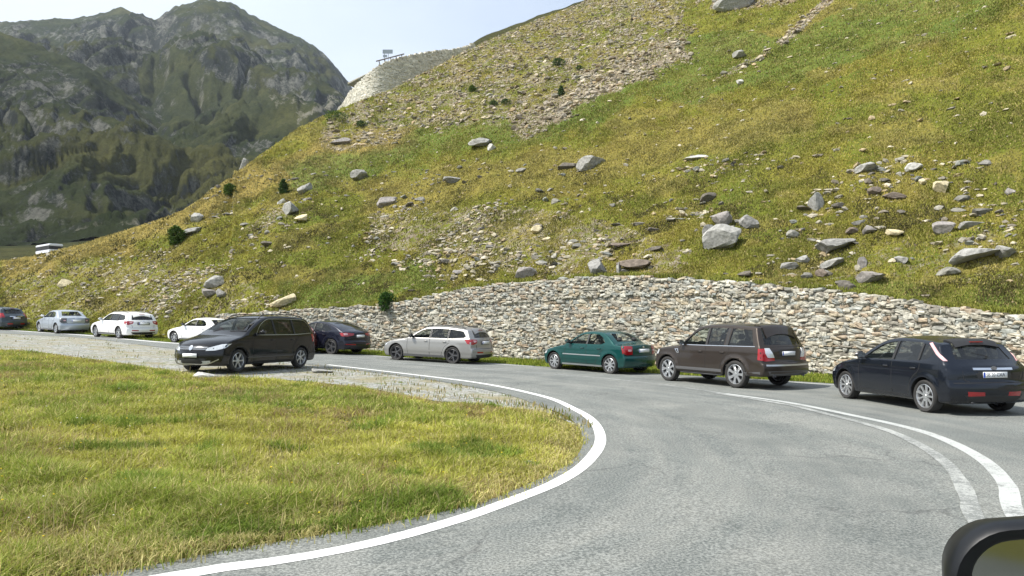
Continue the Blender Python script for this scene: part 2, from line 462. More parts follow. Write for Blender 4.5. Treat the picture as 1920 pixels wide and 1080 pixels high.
SCREE = [(640, 215), (800, 120), (930, 60), (1100, -10), (1330, -20), (1300, 30), (1270, 80), (1235, 115), (1140, 150), (1075, 190), (990, 240), (900, 235), (780, 250), (700, 268), (620, 290), (600, 250)]
scree = inpoly(qx, qy, SCREE) * (0.50 + 0.25 * fbm(HPX / 30, HPY / 18, 9, 3))
scree = np.maximum(scree, 0.9 * band(qx, qy, [(1265, 95), (1225, 112), (1130, 150), (1060, 190), (980, 238)], 34) * (HPX > 950))
scree = np.maximum(scree, 0.75 * inpoly(qx, qy, [(1330, -20), (1500, -20), (1490, 8), (1400, 30), (1340, 24)]))
scree = np.maximum(scree, 1.0 * band(HPX + wob * .3, HPY, [(1570, -10), (1530, 18), (1500, 52), (1462, 78)], 10))
scree = np.maximum(scree, 0.55 * band(HPX + wob * .3, HPY, [(1440, 96), (1400, 122), (1340, 150)], 9))
scree = np.maximum(scree, 0.52 * inpoly(qx, qy, [(690, 400), (1000, 385), (1160, 420), (1290, 470), (1240, 520), (980, 525), (860, 470), (700, 470)]))
scree = np.maximum(scree, 0.42 * inpoly(qx, qy, [(20, 520), (220, 490), (420, 500), (500, 545), (430, 600), (0, 600)]))
scree = np.maximum(scree, 0.40 * inpoly(qx, qy, [(1540, 450), (1900, 430), (1930, 530), (1500, 520)]))
scree = np.maximum(scree, 0.55 * band(qx, qy, [(460, 425), (540, 400)], 20))
dry = 0.75 * band(qx, qy, [(20, 495), (150, 470), (260, 430), (360, 385), (450, 345), (560, 320), (650, 280), (760, 262)], 40)
dry = np.maximum(dry, 0.45 * band(qx, qy, [(700, 375), (900, 330), (1150, 300), (1330, 255), (1500, 215)], 45))
dry = np.maximum(dry, 0.35 * (fbm(HPX / 160, HPY / 45, 21, 3) > 0.25))
grn = np.maximum(band(qx, qy, [(560, 560), (700, 535), (800, 520)], 40), 0.8 * band(qx, qy, [(1250, 110), (1120, 200), (1000, 250), (860, 250), (700, 310), (560, 330)], 40))
grn = np.maximum(grn, 0.7 * inpoly(qx, qy, [(1260, 60), (1500, 60), (1660, -20), (1900, -20), (1800, 60), (1500, 150), (1300, 190), (1200, 180)]))
grn = np.maximum(grn, 0.7 * band(qx, qy, [(1600, 545), (1700, 545), (1920, 560)], 30))
HM = np.stack([np.clip(scree, 0, 1), np.clip(dry, 0, 1), np.clip(grn, 0, 1)], -1)
hill = npmesh('hillside', np.stack([HX, HY, HZ], -1).reshape(-1, 3), [grid_faces(*HX.shape)], M['hill'], smooth=True, attrs={'mask': HM.reshape(-1, 3)})
tag(hill, kind='structure')

# sampler of points on the hill
e1 = np.stack([HX[1:, :-1] - HX[:-1, :-1], HY[1:, :-1] - HY[:-1, :-1], HZ[1:, :-1] - HZ[:-1, :-1]], -1)
e2 = np.stack([HX[:-1, 1:] - HX[:-1, :-1], HY[:-1, 1:] - HY[:-1, :-1], HZ[:-1, 1:] - HZ[:-1, :-1]], -1)
HN = np.cross(e1, e2); HA = np.linalg.norm(HN, axis=-1); HN = HN / (HA[..., None] + 1e-9)
if HN[..., 2].mean() < 0: HN = -HN
viewv = np.stack([HX[:-1, :-1], HY[:-1, :-1], HZ[:-1, :-1] - HC], -1)
HFACE = -(viewv * HN).sum(-1) / (np.linalg.norm(viewv, axis=-1))
def sample_hill(weight, n, rng):
    w = (weight * HA).ravel().astype(float); w = np.maximum(w, 0); w[~np.isfinite(w)] = 0
    c = np.cumsum(w); idx = np.searchsorted(c, rng.random(n) * c[-1]); idx = np.clip(idx, 0, len(w) - 1)
    i, j = np.unravel_index(idx, HA.shape); a = rng.random(n); b = rng.random(n)
    def bl(A): return A[i, j] * (1 - a) * (1 - b) + A[i + 1, j] * a * (1 - b) + A[i, j + 1] * (1 - a) * b + A[i + 1, j + 1] * a * b
    return np.stack([bl(HX), bl(HY), bl(HZ)], 1), HN[i, j], bl(HM[..., 0]), bl(HM[..., 1]), bl(HM[..., 2]), i, j
CPX, CPY = HPX[:-1, :-1], HPY[:-1, :-1]
DSQ = HX[:-1, :-1] ** 2 + HY[:-1, :-1] ** 2
VIS = ((CPX > -200) & (CPX < 2450) & (CPY > -40) & (HFACE > -0.02)).astype(float)
NEARVIS = np.maximum(HFACE, 0.05) / DSQ * VIS

def hill_at(px, py):
    """point of the hill seen at a pixel"""
    d = np.where(HFACE > 0.0, (CPX - px) ** 2 + (CPY - py) ** 2, 1e12)
    d = d + 0.0
    k = np.argmin(d); i, j = np.unravel_index(k, d.shape)
    return Vector((HX[i, j], HY[i, j], HZ[i, j])), Vector(HN[i, j])

# ------------------------------------------------------------------ mountains beyond
def mountain(name, sil, r0, r1, rb, vbase, nu, nr, seed, amp, shape=1.0, talus=None, cols=(-700, 1000), masks=None):
    px = np.linspace(cols[0], cols[1], nu); u = U0(px)
    a, b = zip(*[UV(x, y) for x, y in sil]); v1 = np.interp(u, a, b)
    t = np.linspace(0, 1.18, nr)
    r = r0 + (r1 - r0) * t[None, :] * np.ones((nu, 1))
    vb = np.interp(u, *zip(*[(UV(x, 500)[0], y) for x, y in vbase]))
    X = u[:, None] * r; Y = r
    zb = vb[:, None] * r0; zt = v1[:, None] * r1
    z = zb + (zt - zb) * np.clip(t, 0, 1)[None, :] ** shape
    over = np.clip(t - 1, 0, 1)[None, :]; z = z - over * (r1 - r0) * 0.9
    env = np.sin(np.pi * np.clip(t, 0, 1) ** 0.8)[None, :] * 0.9 + 0.10 * sstep(0.7, 1, t)[None, :]
    wx = X + rb * .25 * fbm(X / rb, Y / rb, seed + 70, 3); wy = Y + rb * .25 * fbm(X / rb, Y / rb, seed + 80, 3)
    n = (ridged(wx / rb, wy / (rb * 1.7), seed, 3, .4) - 1.0) * amp * .45 + fbm(X / (rb * 1.6), Y / (rb * 1.6), seed + 50, 4) * amp * 0.55
    q = fbm(wx / (rb * .35), wy / (rb * .45), seed + 9, 5, .55)
    n = n - amp * 0.20 * np.clip(ridged(wx / (rb * .16), wy / (rb * .75), seed + 33, 4, .5) - .75, 0, 2)
    n = n + amp * 0.20 * q + amp * .10 * np.round(q * 3) / 3
    z = z + n * env + HC
    for _ in range(3):     # keep the skyline where it belongs
        mx = np.max((z - HC) / r, axis=1); s = (v1 / mx)
        k = np.ones(9) / 9; s = np.convolve(np.pad(s, 4, mode='edge'), k, mode='valid')
        z = HC + (z - HC) * (1 + (s[:, None] - 1) * np.clip(t, 0, 1)[None, :])
    z = z + amp * 0.035 * fbm(X / (rb * .08), Y / (rb * .10), seed + 19, 4, .6)
    P, Q = PIX(X, Y, z); mk_ = np.zeros(X.shape + (3,))
    if masks: masks(P, Q, mk_)
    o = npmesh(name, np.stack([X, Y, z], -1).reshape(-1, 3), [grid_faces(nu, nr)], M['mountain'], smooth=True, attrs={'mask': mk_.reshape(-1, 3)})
    tag(o, kind='structure'); return X, Y, z

def masks_far(P, Q, m):
    w = 10 * fbm(P / 40, Q / 25, 4, 4)
    m[..., 0] = 0.6 * band(P + w, Q + w, [(520, 180), (570, 205), (620, 190), (660, 170)], 24)
    m[..., 0] = np.maximum(m[..., 0], 1.0 * band(P + w * .4, Q + w * .4, [(560, 228), (590, 210), (630, 190)], 9))
    m[..., 1] = 0.7 * inpoly(P + w, Q + w, [(250, 120), (330, 90), (420, 150), (600, 200), (560, 260), (420, 270), (280, 220)])  # basin between the ridges, its sunlit look put into the colour
def masks_near(P, Q, m):
    w = 10 * fbm(P / 40, Q / 25, 14, 4)
    m[..., 0] = 0.6 * band(P + w, Q + w * .5, [(90, 440), (160, 432), (240, 415), (330, 395)], 12)
    m[..., 1] = 0.8 * band(P + w, Q + w, [(20, 60), (100, 90), (180, 140), (260, 190)], 30)
    m[..., 1] = np.maximum(m[..., 1], 0.2 * inpoly(P + w, Q + w, [(100, 300), (300, 260), (480, 290), (420, 340), (150, 350)]))
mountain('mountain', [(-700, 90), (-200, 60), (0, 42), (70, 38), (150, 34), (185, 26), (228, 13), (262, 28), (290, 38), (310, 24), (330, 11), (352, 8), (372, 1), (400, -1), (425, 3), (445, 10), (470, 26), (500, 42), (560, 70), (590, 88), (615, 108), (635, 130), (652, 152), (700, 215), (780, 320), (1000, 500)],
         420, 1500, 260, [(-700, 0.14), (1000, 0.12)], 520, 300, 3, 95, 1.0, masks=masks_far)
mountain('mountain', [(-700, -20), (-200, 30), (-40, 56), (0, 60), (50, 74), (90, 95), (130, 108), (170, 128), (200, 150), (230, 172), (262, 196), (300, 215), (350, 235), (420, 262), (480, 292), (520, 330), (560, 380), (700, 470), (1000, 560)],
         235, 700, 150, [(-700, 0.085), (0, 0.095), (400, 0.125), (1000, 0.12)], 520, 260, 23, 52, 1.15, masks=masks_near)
# valley floor between the near hill and the mountains
px = np.linspace(-1100, 1300, 120); r = np.linspace(75, 300, 90)
uu = U0(px)[:, None]; rr = r[None, :] * np.ones_like(uu)
vf = 0.015 + 0.083 * sstep(70, 190, rr) + 0.03 * sstep(0, 1, (uu + 0.69) / 0.35) * sstep(120, 230, rr)
VZ = HC + vf * rr + 0.4 * fbm(uu * rr / 20, rr / 20, 8, 4)
def valley_z(u, d):
    return float(HC + (0.015 + 0.083 * sstep(70, 190, d) + 0.03 * sstep(0, 1, (u + 0.69) / 0.35) * sstep(120, 230, d)) * d)
vm = np.zeros(VZ.shape + (3,)); vm[..., 1] = 1.0
tag(npmesh('valley_floor', np.stack([uu * rr, rr, VZ], -1).reshape(-1, 3), [grid_faces(*VZ.shape)], M['mountain'], smooth=True, attrs={'mask': vm.reshape(-1, 3)}), kind='structure')
# green shoulder behind the near hill, upper middle
px = np.linspace(820, 1500, 120); uu = U0(px); t = np.linspace(0, 1.25, 60)
a, b = zip(*[UV(x, y) for x, y in [(820, 120), (868, 90), (910, 66), (950, 50), (985, 40), (1010, 28), (1060, 14), (1100, -2), (1200, -40), (1500, -130)]])
vr = np.interp(uu, a, b); rr = 190 + 90 * t[None, :] * np.ones((len(px), 1))
z = HC + (vr[:, None] * 280) * (0.55 + 0.45 * np.minimum(t, 1)[None, :]) - np.maximum(t - 1, 0)[None, :] * 90 + 0.5 * fbm(uu[:, None] * rr / 9, rr / 9, 2, 4)
vm = np.zeros(z.shape + (3,)); vm[..., 1] = 0.7
tag(npmesh('ridge', np.stack([uu[:, None] * rr, rr, z], -1).reshape(-1, 3), [grid_faces(*z.shape)], M['mountain'], smooth=True, attrs={'mask': vm.reshape(-1, 3)}), kind='structure')

# ------------------------------------------------------------------ road, markings, gravel, base ground
def gp(pts): return [ground(a, b) for a, b in pts]
IN_LINE = [(-22, -3.2), (-14, -1.0), (-9, 0.9), (-5.3, 2.95)] + [tuple(p)[:2] for p in gp([(340, 1078), (492, 1056), (615, 1036), (737, 1009), (860, 974), (953, 941), (1045, 904), (1100, 867), (1126, 826), (1112, 790), (1075, 766), (1014, 742), (891, 717), (737, 698), (615, 684), (520, 674)])]
IN_EDGE = [(-22, -2.6), (-14, -.4), (-9, 1.5), (-5.6, 3.5)] + [tuple(p)[:2] for p in gp([(184, 1076), (400, 1034), (553, 1011), (707, 984), (891, 945), (983, 910), (1069, 867), (1093, 824), (1068, 784), (1010, 760), (925, 733), (785, 709), (644, 691), (560, 681), (450, 668), (300, 651), (150, 633), (0, 624.5)])] + [(-64, 66)]
OUT_EDGE = [(-18, -13), (-6, -10.5), (4, -7.5), (10, -2), (13.5, 5), (14, 12)] + [tuple(p)[:2] for p in gp([(1925, 748), (1720, 731), (1545, 718), (1240, 701), (1000, 686), (930, 681), (700, 666), (450, 650), (300, 640), (150, 626), (0, 616)])] + [(-68, 70)]
nI = smooth_path(IN_EDGE, 0.25); nO = smooth_path(OUT_EDGE, 0.25)
def resamp(P, n):
    d = np.concatenate([[0], np.cumsum(np.linalg.norm(np.diff(P, axis=0), axis=1))])
    s = np.linspace(0, d[-1], n); return np.stack([np.interp(s, d, P[:, k]) for k in range(P.shape[1])], 1)
# pair the two edges by a nearest-progress match so that cross lines stay short
def pair(A, B, n):
    A = resamp(A, n); out = []; j = 0; m = len(B); last = 0
    for i in range(n):
        lo = last; hi = min(m, last + max(6, int(m / n * 9)))
        dd = np.hypot(B[lo:hi, 0] - A[i, 0], B[lo:hi, 1] - A[i, 1]); j = lo + int(np.argmin(dd)); last = j; out.append(j)
    out = np.array(out, float); k = np.ones(25) / 25
    out = np.convolve(np.pad(out, 12, mode='edge'), k, mode='valid'); out[0] = 0; out[-1] = m - 1
    out = np.maximum.accumulate(out); idx = np.clip(out, 0, m - 1)
    lo = np.floor(idx).astype(int); hi = np.minimum(lo + 1, m - 1); f = (idx - lo)[:, None]
    return A, B[lo] * (1 - f) + B[hi] * f
pI, pO = pair(nI, nO, 420)
w = np.linspace(0, 1, 36)
RX = pI[:, None, 0] * (1 - w) + pO[:, None, 0] * w; RY = pI[:, None, 1] * (1 - w) + pO[:, None, 1] * w
dl = np.concatenate([[0], np.cumsum(np.linalg.norm(np.diff(pI, axis=0), axis=1))])
lane = np.stack([np.broadcast_to(w[None, :], RX.shape), np.broadcast_to(dl[:, None] / 10, RX.shape), 0 * RX], -1)
tag(npmesh('road', np.stack([RX, RY, G(RX)], -1).reshape(-1, 3), [grid_faces(*RX.shape)], M['asphalt'], smooth=True, attrs={'lane': lane.reshape(-1, 3)}), kind='structure')

def strip(name, pts, width, m, dz, step=0.3, jitter=0.0):
    P = smooth_path(pts, step); T = np.gradient(P, axis=0); T /= np.linalg.norm(T, axis=1)[:, None]
    Nn = np.stack([-T[:, 1], T[:, 0]], 1); w = width / 2 * (1 + jitter * fbm(np.arange(len(P)) * .35, 0 * P[:, 0], 5, 3))[:, None]
    ws = [-1, -0.33, 0.33, 1]
    V = np.stack([np.concatenate([P + Nn * w * q, G((P + Nn * w * q)[:, 0])[:, None] + dz], 1) for q in ws], 1)
    o = npmesh(name, V.reshape(-1, 3), [grid_faces(len(P), 4)], m); return tag(o, kind='structure')
strip('edge_line', IN_LINE[:-1], 0.17, M['line'], 0.004, jitter=0.05)
C_OUT = [(-3, -3.2), (1.2, 0.6), (3.6, 4.2)] + [tuple(p)[:2] for p in gp([(1912, 975), (1887, 908), (1840, 860), (1766, 822), (1695, 800), (1599, 779), (1479, 755), (1359, 738)])]
C_IN = [(-3.3, -2.9), (0.9, 0.8), (3.2, 4.3)] + [tuple(p)[:2] for p in gp([(1835, 985), (1812, 925), (1780, 875), (1730, 838), (1660, 806), (1560, 779), (1470, 758), (1340, 737)])]
strip('centre_line', C_OUT, 0.19, M['fair'], 0.004, jitter=0.1)
strip('worn_centre_line', C_IN, 0.17, M['worn'], 0.007, jitter=0.2)
strip('centre_line', [tuple(p)[:2] for p in gp([(1359, 738), (1250, 722), (1130, 709), (1000, 699), (850, 688), (700, 677), (600, 670)])], 0.12, M['worn'], 0.004)
strip('edge_line', [tuple(p)[:2] for p in gp([(450, 651), (300, 641.5), (150, 628), (0, 618)])], 0.30, M['line'], 0.004)
strip('edge_line', [tuple(p)[:2] for p in gp([(1000, 687), (930, 682.5), (820, 675), (700, 667.5)])], 0.2, M['fair'], 0.004)
strip('edge_line', [tuple(p)[:2] for p in gp([(1925, 751), (1720, 733), (1545, 720.5), (1440, 714)])], 0.16, M['fair'], 0.004)

# gravel verge between the asphalt and the meadow
G_IN = gp([(1078, 796), (1020, 772), (925, 762), (813, 750), (700, 729), (560, 713), (400, 706), (300, 692), (200, 676), (100, 664), (0, 656)])
G_OUT = gp([(1090, 800), (1015, 761), (925, 733), (785, 709), (644, 691), (560, 681), (450, 668), (300, 651), (150, 633), (0, 624.5)])
A = smooth_path([tuple(p)[:2] for p in G_IN] + [(-30, 31), (-50, 44)], 0.3); B = smooth_path([tuple(p)[:2] for p in G_OUT] + [(-64, 66)], 0.3)
A = resamp(A, 200); B = resamp(B, 200)
gw = np.linspace(-0.0, 1.03, 16)
X_ = A[:, None, 0] * (1 - gw) + B[:, None, 0] * gw; Y_ = A[:, None, 1] * (1 - gw) + B[:, None, 1] * gw
tag(npmesh('gravel_verge', np.stack([X_, Y_, G(X_) - 0.010], -1).reshape(-1, 3), [grid_faces(*X_.shape)], M['gravel'], smooth=True), kind='structure')
GRAV = (X_, Y_)
# base ground, one sheet out to the horizon
xs = np.concatenate([-np.geomspace(4000, 70, 14), np.linspace(-66, 40, 213), np.geomspace(44, 4000, 14)])
ys = np.concatenate([-np.geomspace(4000, 30, 14), np.linspace(-26, 66, 185), np.geomspace(70, 4000, 14)])
BX, BY = np.meshgrid(xs, ys, indexing='ij')
BZ = G(BX) - 0.022
r_ = np.hypot(BX, BY); BZ = BZ - 12 * sstep(80, 300, np.abs(BY) + 0 * r_)
tag(npmesh('ground', np.stack([BX, BY, BZ], -1).reshape(-1, 3), [grid_faces(*BX.shape)], M['meadow'], smooth=True), kind='structure')

# ------------------------------------------------------------------ stones
def rock_protos(n, seed, sub=1, flat=0.75):
    out = []
    for k in range(n):
        rg = np.random.default_rng(seed + k)
        bm = bmesh.new(); bmesh.ops.create_icosphere(bm, subdivisions=sub, radius=1)
        V = np.array([v.co[:] for v in bm.verts]); F = np.array([[v.index for v in f.verts] for f in bm.faces]); bm.free()
        nc = 9 if sub < 3 else 16
        if sub >= 3 and k % 2: nc = 9
        D = rg.normal(size=(nc, 3)); D[:, 2] *= flat; D /= np.linalg.norm(D, axis=1)[:, None]; h = rg.uniform(0.42, 0.78, nc)
        for d, q in zip(D, h):
            s = V @ d; over = np.maximum(s - q, 0); V = V - over[:, None] * d
        V = V + rg.normal(size=V.shape) * (0.02 if sub < 3 else 0.008)
        out.append((V, F))
    return out
def merge(protos, P, S, R, C, pick):
    """P (n,3) places, S (n,3) sizes, R (n,3,3) turns, C (n,3) colours"""
    VV = []; FF = []; CC = []; off = 0
    for k, (V, F) in enumerate(protos):
        idx = np.where(pick == k)[0]
        if not len(idx): continue
        W = np.einsum('nij,nvj->nvi', R[idx], V[None] * S[idx][:, None, :]) + P[idx][:, None, :]
        n, nv, _ = W.shape
        VV.append(W.reshape(-1, 3)); FF.append((F[None] + (np.arange(n) * nv)[:, None, None] + off).reshape(-1, F.shape[1]))
        CC.append(np.repeat(C[idx], nv, axis=0)); off += n * nv
    return np.concatenate(VV), [np.concatenate(FF)], np.concatenate(CC)
def rotz(a):
    c, s = np.cos(a), np.sin(a); z = np.zeros_like(a); o = np.ones_like(a)
    return np.stack([np.stack([c, -s, z], -1), np.stack([s, c, z], -1), np.stack([z, z, o], -1)], -2)
def rotx(a):
    c, s = np.cos(a), np.sin(a); z = np.zeros_like(a); o = np.ones_like(a)
    return np.stack([np.stack([o, z, z], -1), np.stack([z, c, -s], -1), np.stack([z, s, c], -1)], -2)
STONE_COLS = np.array([(0.40, 0.38, 0.32), (0.33, 0.32, 0.28), (0.46, 0.43, 0.34), (0.28, 0.27, 0.24), (0.36, 0.30, 0.20), (0.22, 0.20, 0.17), (0.50, 0.47, 0.40), (0.30, 0.31, 0.28)])

def rubble(name, protos, w, n, smin, smax, rng, cols, label, cat):
    P, Nn, s, d, g, i, j = sample_hill(w, n, rng)
    size = smin * (smax / smin) ** (rng.random(n) ** 2.2)
    S = np.stack([size * rng.uniform(.8, 1.5, n), size * rng.uniform(.6, 1.1, n), size * rng.uniform(.3, .65, n)], 1)
    R = rotz(rng.random(n) * 6.28) @ rotx(rng.normal(0, .3, n))
    C = cols[rng.integers(0, len(cols), n)] * rng.uniform(.7, 1.15, (n, 1))
    P = P + np.array([0, 0, 1.]) * (S[:, 2:3] * 0.15)
    V, F, CC = merge(protos, P, S, R, C, rng.integers(0, len(protos), n))
    o = npmesh(name, V, F, M['stone'], attrs={'col': CC}); tag(o, label, cat, kind='stuff'); return o
PR1 = rock_protos(14, 100, 1)
def zone(poly, soft=15): return inpoly(CPX + soft * fbm(CPX / 40, CPY / 25, 61, 3), CPY + soft * .6 * fbm(CPX / 40, CPY / 25, 71, 3), poly)
patchy = sstep(-0.1, 0.7, fbm(HX[:-1, :-1] / 5, HY[:-1, :-1] / 5, 90, 4))
wA = VIS * (0.03 + patchy * (1.0 * zone([(680, 395), (1000, 375), (1180, 415), (1320, 460), (1290, 525), (980, 530), (850, 520), (690, 500)])
        + 0.7 * zone([(0, 515), (220, 480), (480, 490), (560, 540), (520, 600), (0, 600)])
        + 0.55 * zone([(1300, 400), (1900, 400), (1930, 560), (1300, 530)]) + 0.35 * zone([(400, 400), (700, 420), (700, 520), (450, 520)])
        + 0.35 * zone([(1150, 300), (1900, 290), (1900, 420), (1150, 420)]) + 0.25 * (CPY > 470)))
rubble('small_stones', PR1, wA, 19000, 0.03, 0.30, RNG, STONE_COLS[[0, 1, 2, 3, 4, 4, 5, 6, 2]] * np.array([.92, .88, .80]), 'small pale angular stones strewn through the grass of the slope above the wall', 'stones')
wB = HM[:-1, :-1, 0] * VIS * (CPY < 330)
rubble('scree', PR1, wB, 13000, 0.09, 0.55, RNG, STONE_COLS * np.array([0.92, 0.84, 0.75]), 'grey and tan scree covering the spur below the far stone wall', 'scree')

wC = VIS * (patchy + .1) * (zone([(400, 330), (1920, 280), (1940, 560), (1300, 530), (1150, 510), (560, 560), (380, 540)]) * .5 + zone([(1290, 400), (1920, 390), (1930, 560), (1300, 530)]) * .8 + zone([(900, 420), (1290, 420), (1290, 520), (900, 525)]) * .8)
rubble('loose_rocks', rock_protos(12, 500, 2), wC, 420, 0.12, 0.42, RNG, STONE_COLS[[0, 1, 3, 3, 5, 5, 7]] * .72, 'larger loose brown and grey rocks half sunk in the turf between the named boulders', 'rocks')
# ------------------------------------------------------------------ dry stone walls
def box_protos(n, seed):
    out = []
    for k in range(n):
        rg = np.random.default_rng(seed + k)
        bm = bmesh.new(); bmesh.ops.create_cube(bm, size=2.0); bmesh.ops.subdivide_edges(bm, edges=bm.edges[:], cuts=2, use_grid_fill=True)
        V = np.array([v.co[:] for v in bm.verts]); F = np.array([[v.index for v in f.verts] for f in bm.faces]); bm.free()
        L_ = np.linalg.norm(V, axis=1)[:, None]; V = V * 0.72 + V / L_ * 0.36
        V = V + rg.normal(size=V.shape) * 0.07
        V[:, 0] += V[:, 2] * rg.normal(0, .18); V[:, 2] += V[:, 0] * rg.normal(0, .12)
        out.append((V, F))
    return out
BP = box_protos(14, 300)
def dry_wall(parent, base, topz, botz, hcourse, wmin, wmax, rng, cols, depth=0.16, batter=0.06, part='stone_facing', front=None, drop=0.4):
    """base (n,2) path along the face (front on its right-hand side), topz/botz arrays -> stones and a core"""
    T = np.gradient(base, axis=0); T /= np.linalg.norm(T, axis=1)[:, None]; Nn = np.stack([T[:, 1], -T[:, 0]], 1)
    s = np.concatenate([[0], np.cumsum(np.linalg.norm(np.diff(base, axis=0), axis=1))])
    P = []; S = []; R = []; C = []
    zmin = botz.min() - 0.1; zmax = topz.max() + 0.1; z = zmin
    while z < zmax:
        h = hcourse * rng.uniform(0.6, 1.5); q = -rng.random() * wmax
        while q < s[-1]:
            w = wmin * (wmax / wmin) ** rng.random(); sc = q + w / 2; q += w
            zc = z + h / 2 + 0.10 * math.sin(sc * .35) + rng.normal(0, 0.022)
            if sc < 0 or sc > s[-1]: continue
            tz = np.interp(sc, s, topz); bz = np.interp(sc, s, botz)
            if zc > tz - 0.01 or zc < bz - h * .55: continue
            bx = np.interp(sc, s, base[:, 0]); by = np.interp(sc, s, base[:, 1])
            nx = np.interp(sc, s, Nn[:, 0]); ny = np.interp(sc, s, Nn[:, 1])
            o = rng.normal(0, 0.014) - (zc - bz) * batter
            P.append((bx + nx * o, by + ny * o, zc)); hh = h * rng.uniform(.85, 1.1)
            S.append((w / 2 * 0.97, depth, hh / 2 * 0.98)); R.append(math.atan2(-nx, ny) + math.pi + rng.normal(0, .05))
            c = cols[rng.integers(0, len(cols))] * rng.uniform(.82, 1.12)
            C.append(c)
        z += h * 0.97
    P = np.array(P); S = np.array(S); C = np.array(C); rl_ = rng.normal(0, .10, len(P)); cr, sr = np.cos(rl_), np.sin(rl_); z_ = 0 * cr; o1 = z_ + 1
    roll = np.stack([np.stack([cr, z_, sr], -1), np.stack([z_, o1, z_], -1), np.stack([-sr, z_, cr], -1)], -2)
    Rm = rotz(np.array(R)) @ rotx(rng.normal(0, .08, len(P))) @ roll
    S = S * rng.uniform(.92, 1.3, S.shape) * np.array([1, .9, 1])
    V, F, CC = merge(BP, P, S, Rm, C, rng.integers(0, len(BP), len(P)))
    o = npmesh(part, V, F, M['stone'], parent, attrs={'col': CC})
    # core behind the facing
    n = len(base); K = 5; V = []
    f0 = front if front is not None else (0.09 if depth < .2 else .15)
    for i in range(n):
        hgt = topz[i] - botz[i]; b = base[i]; N_ = Nn[i]
        for (off, zz) in ((f0, botz[i] - drop), (f0 - batter * hgt, topz[i] - 0.05), (f0 - batter * hgt - 0.55, topz[i] - 0.03), (-0.75, botz[i] - drop)):
            V.append((b[0] + N_[0] * off, b[1] + N_[1] * off, zz))
    F = []
    for i in range(n - 1):
        for k in range(4):
            F.append((i * 4 + k, i * 4 + (k + 1) % 4, (i + 1) * 4 + (k + 1) % 4, (i + 1) * 4 + k))
    F += [(0, 1, 2, 3), ((n - 1) * 4 + 3, (n - 1) * 4 + 2, (n - 1) * 4 + 1, (n - 1) * 4)]
    mk('wall_core', V, F, M['mortar'], parent)
    return o
WALL_COLS = np.array([(0.44, 0.41, 0.33), (0.38, 0.36, 0.30), (0.48, 0.455, 0.38), (0.31, 0.305, 0.27), (0.40, 0.345, 0.25), (0.26, 0.24, 0.20), (0.52, 0.50, 0.43), (0.34, 0.35, 0.32), (0.42, 0.395, 0.33), (0.37, 0.30, 0.22)])
# long retaining wall behind the parked cars
wpx = np.concatenate([np.linspace(410, 2000, 300), np.linspace(2010, 3400, 60)])
wu = U0(wpx); wd = foot_d(wu); kk = np.ones(31) / 31; wd = np.convolve(np.pad(wd, 15, mode='reflect', reflect_type='odd'), kk, mode='valid')
base = np.stack([wu * wd, wd], 1); base = base
zb = G(base[:, 0]) - 0.05; zt = HC + top_rel(wu, foot_d(wu))
zt = np.maximum(zt, zb + 0.15) + 0.05 * fbm(base[:, 0] / 1.3, base[:, 1] / 1.3, 4, 3)
W1 = empty('stone_wall', (float(base[150, 0]), float(base[150, 1]), float(zb[150])))
tag(W1, 'long pale dry stone retaining wall running behind the row of parked cars', 'stone wall')
loc = np.array(W1.location[:])
ledge = HC + (600.6 - np.interp(wpx, [410, 600, 740, 900, 1100, 1300, 1500, 1650, 1800, 2000, 3400], [620, 590, 585, 572, 556, 552, 556, 572, 592, 616, 760])) / FPX * foot_d(wu)
ledge = np.clip(ledge, zb + 0.1, zt - 0.12)
dry_wall(W1, base - loc[:2], ledge + 0.05 - loc[2], zb - loc[2], 0.10, 0.08, 0.42, RNG, WALL_COLS * .98, batter=0.02)
dry_wall(W1, base - loc[:2], zt - loc[2], ledge + 0.02 - loc[2], 0.09, 0.08, 0.36, RNG, WALL_COLS * .95, batter=0.04, part='upper_stone_course', front=0.01, drop=0.0)
# the far bastion wall
bpx = [(628, 205), (634, 190), (645, 172), (662, 152), (690, 128), (720, 116), (752, 106), (790, 98), (830, 92), (872, 88), (900, 80)]
bd = [150, 140, 132, 127, 124, 124, 126, 129, 133, 137, 142]
pts = []; tops = []
for (a, b), d in zip(bpx, bd):
    u, v = UV(a, b); pts.append((u * d, d, HC + v * d))
FW = smooth_path(pts, 0.8)
W2 = empty('bastion_wall', (float(FW[20, 0]), float(FW[20, 1]), float(FW[20, 2] - 12)))
tag(W2, 'tall curved grey stone bastion wall on the skyline at the head of the scree spur', 'stone wall')
loc = np.array(W2.location[:])
topz = FW[:, 2] - loc[2] + 0.12 * fbm(FW[:, 0], FW[:, 1], 3, 2); botz = topz - np.interp(np.arange(len(FW)), [0, 12, len(FW)], [8, 13, 12])
dry_wall(W2, FW[:, :2] - loc[:2], topz, botz, 0.30, 0.3, 0.95, RNG, np.array([(0.55, 0.53, 0.46), (0.50, 0.48, 0.41), (0.58, 0.56, 0.49), (0.46, 0.45, 0.39), (0.52, 0.49, 0.41)]), depth=0.3, batter=0.10)
# terrace fill behind the bastion, road level on top
n = len(FW); T = np.gradient(FW[:, :2], axis=0); T /= np.linalg.norm(T, axis=1)[:, None]; Nn = np.stack([T[:, 1], -T[:, 0]], 1)
V = []; 
for q in (1.2, 3, 9, 16): V.append(np.stack([FW[:, 0] - Nn[:, 0] * q, FW[:, 1] - Nn[:, 1] * q, FW[:, 2] - 0.25 - 0.01 * q], 1))
V = np.stack(V, 1)
tag(npmesh('terrace', V.reshape(-1, 3), [grid_faces(n, 4)], M['gravel']), kind='structure')

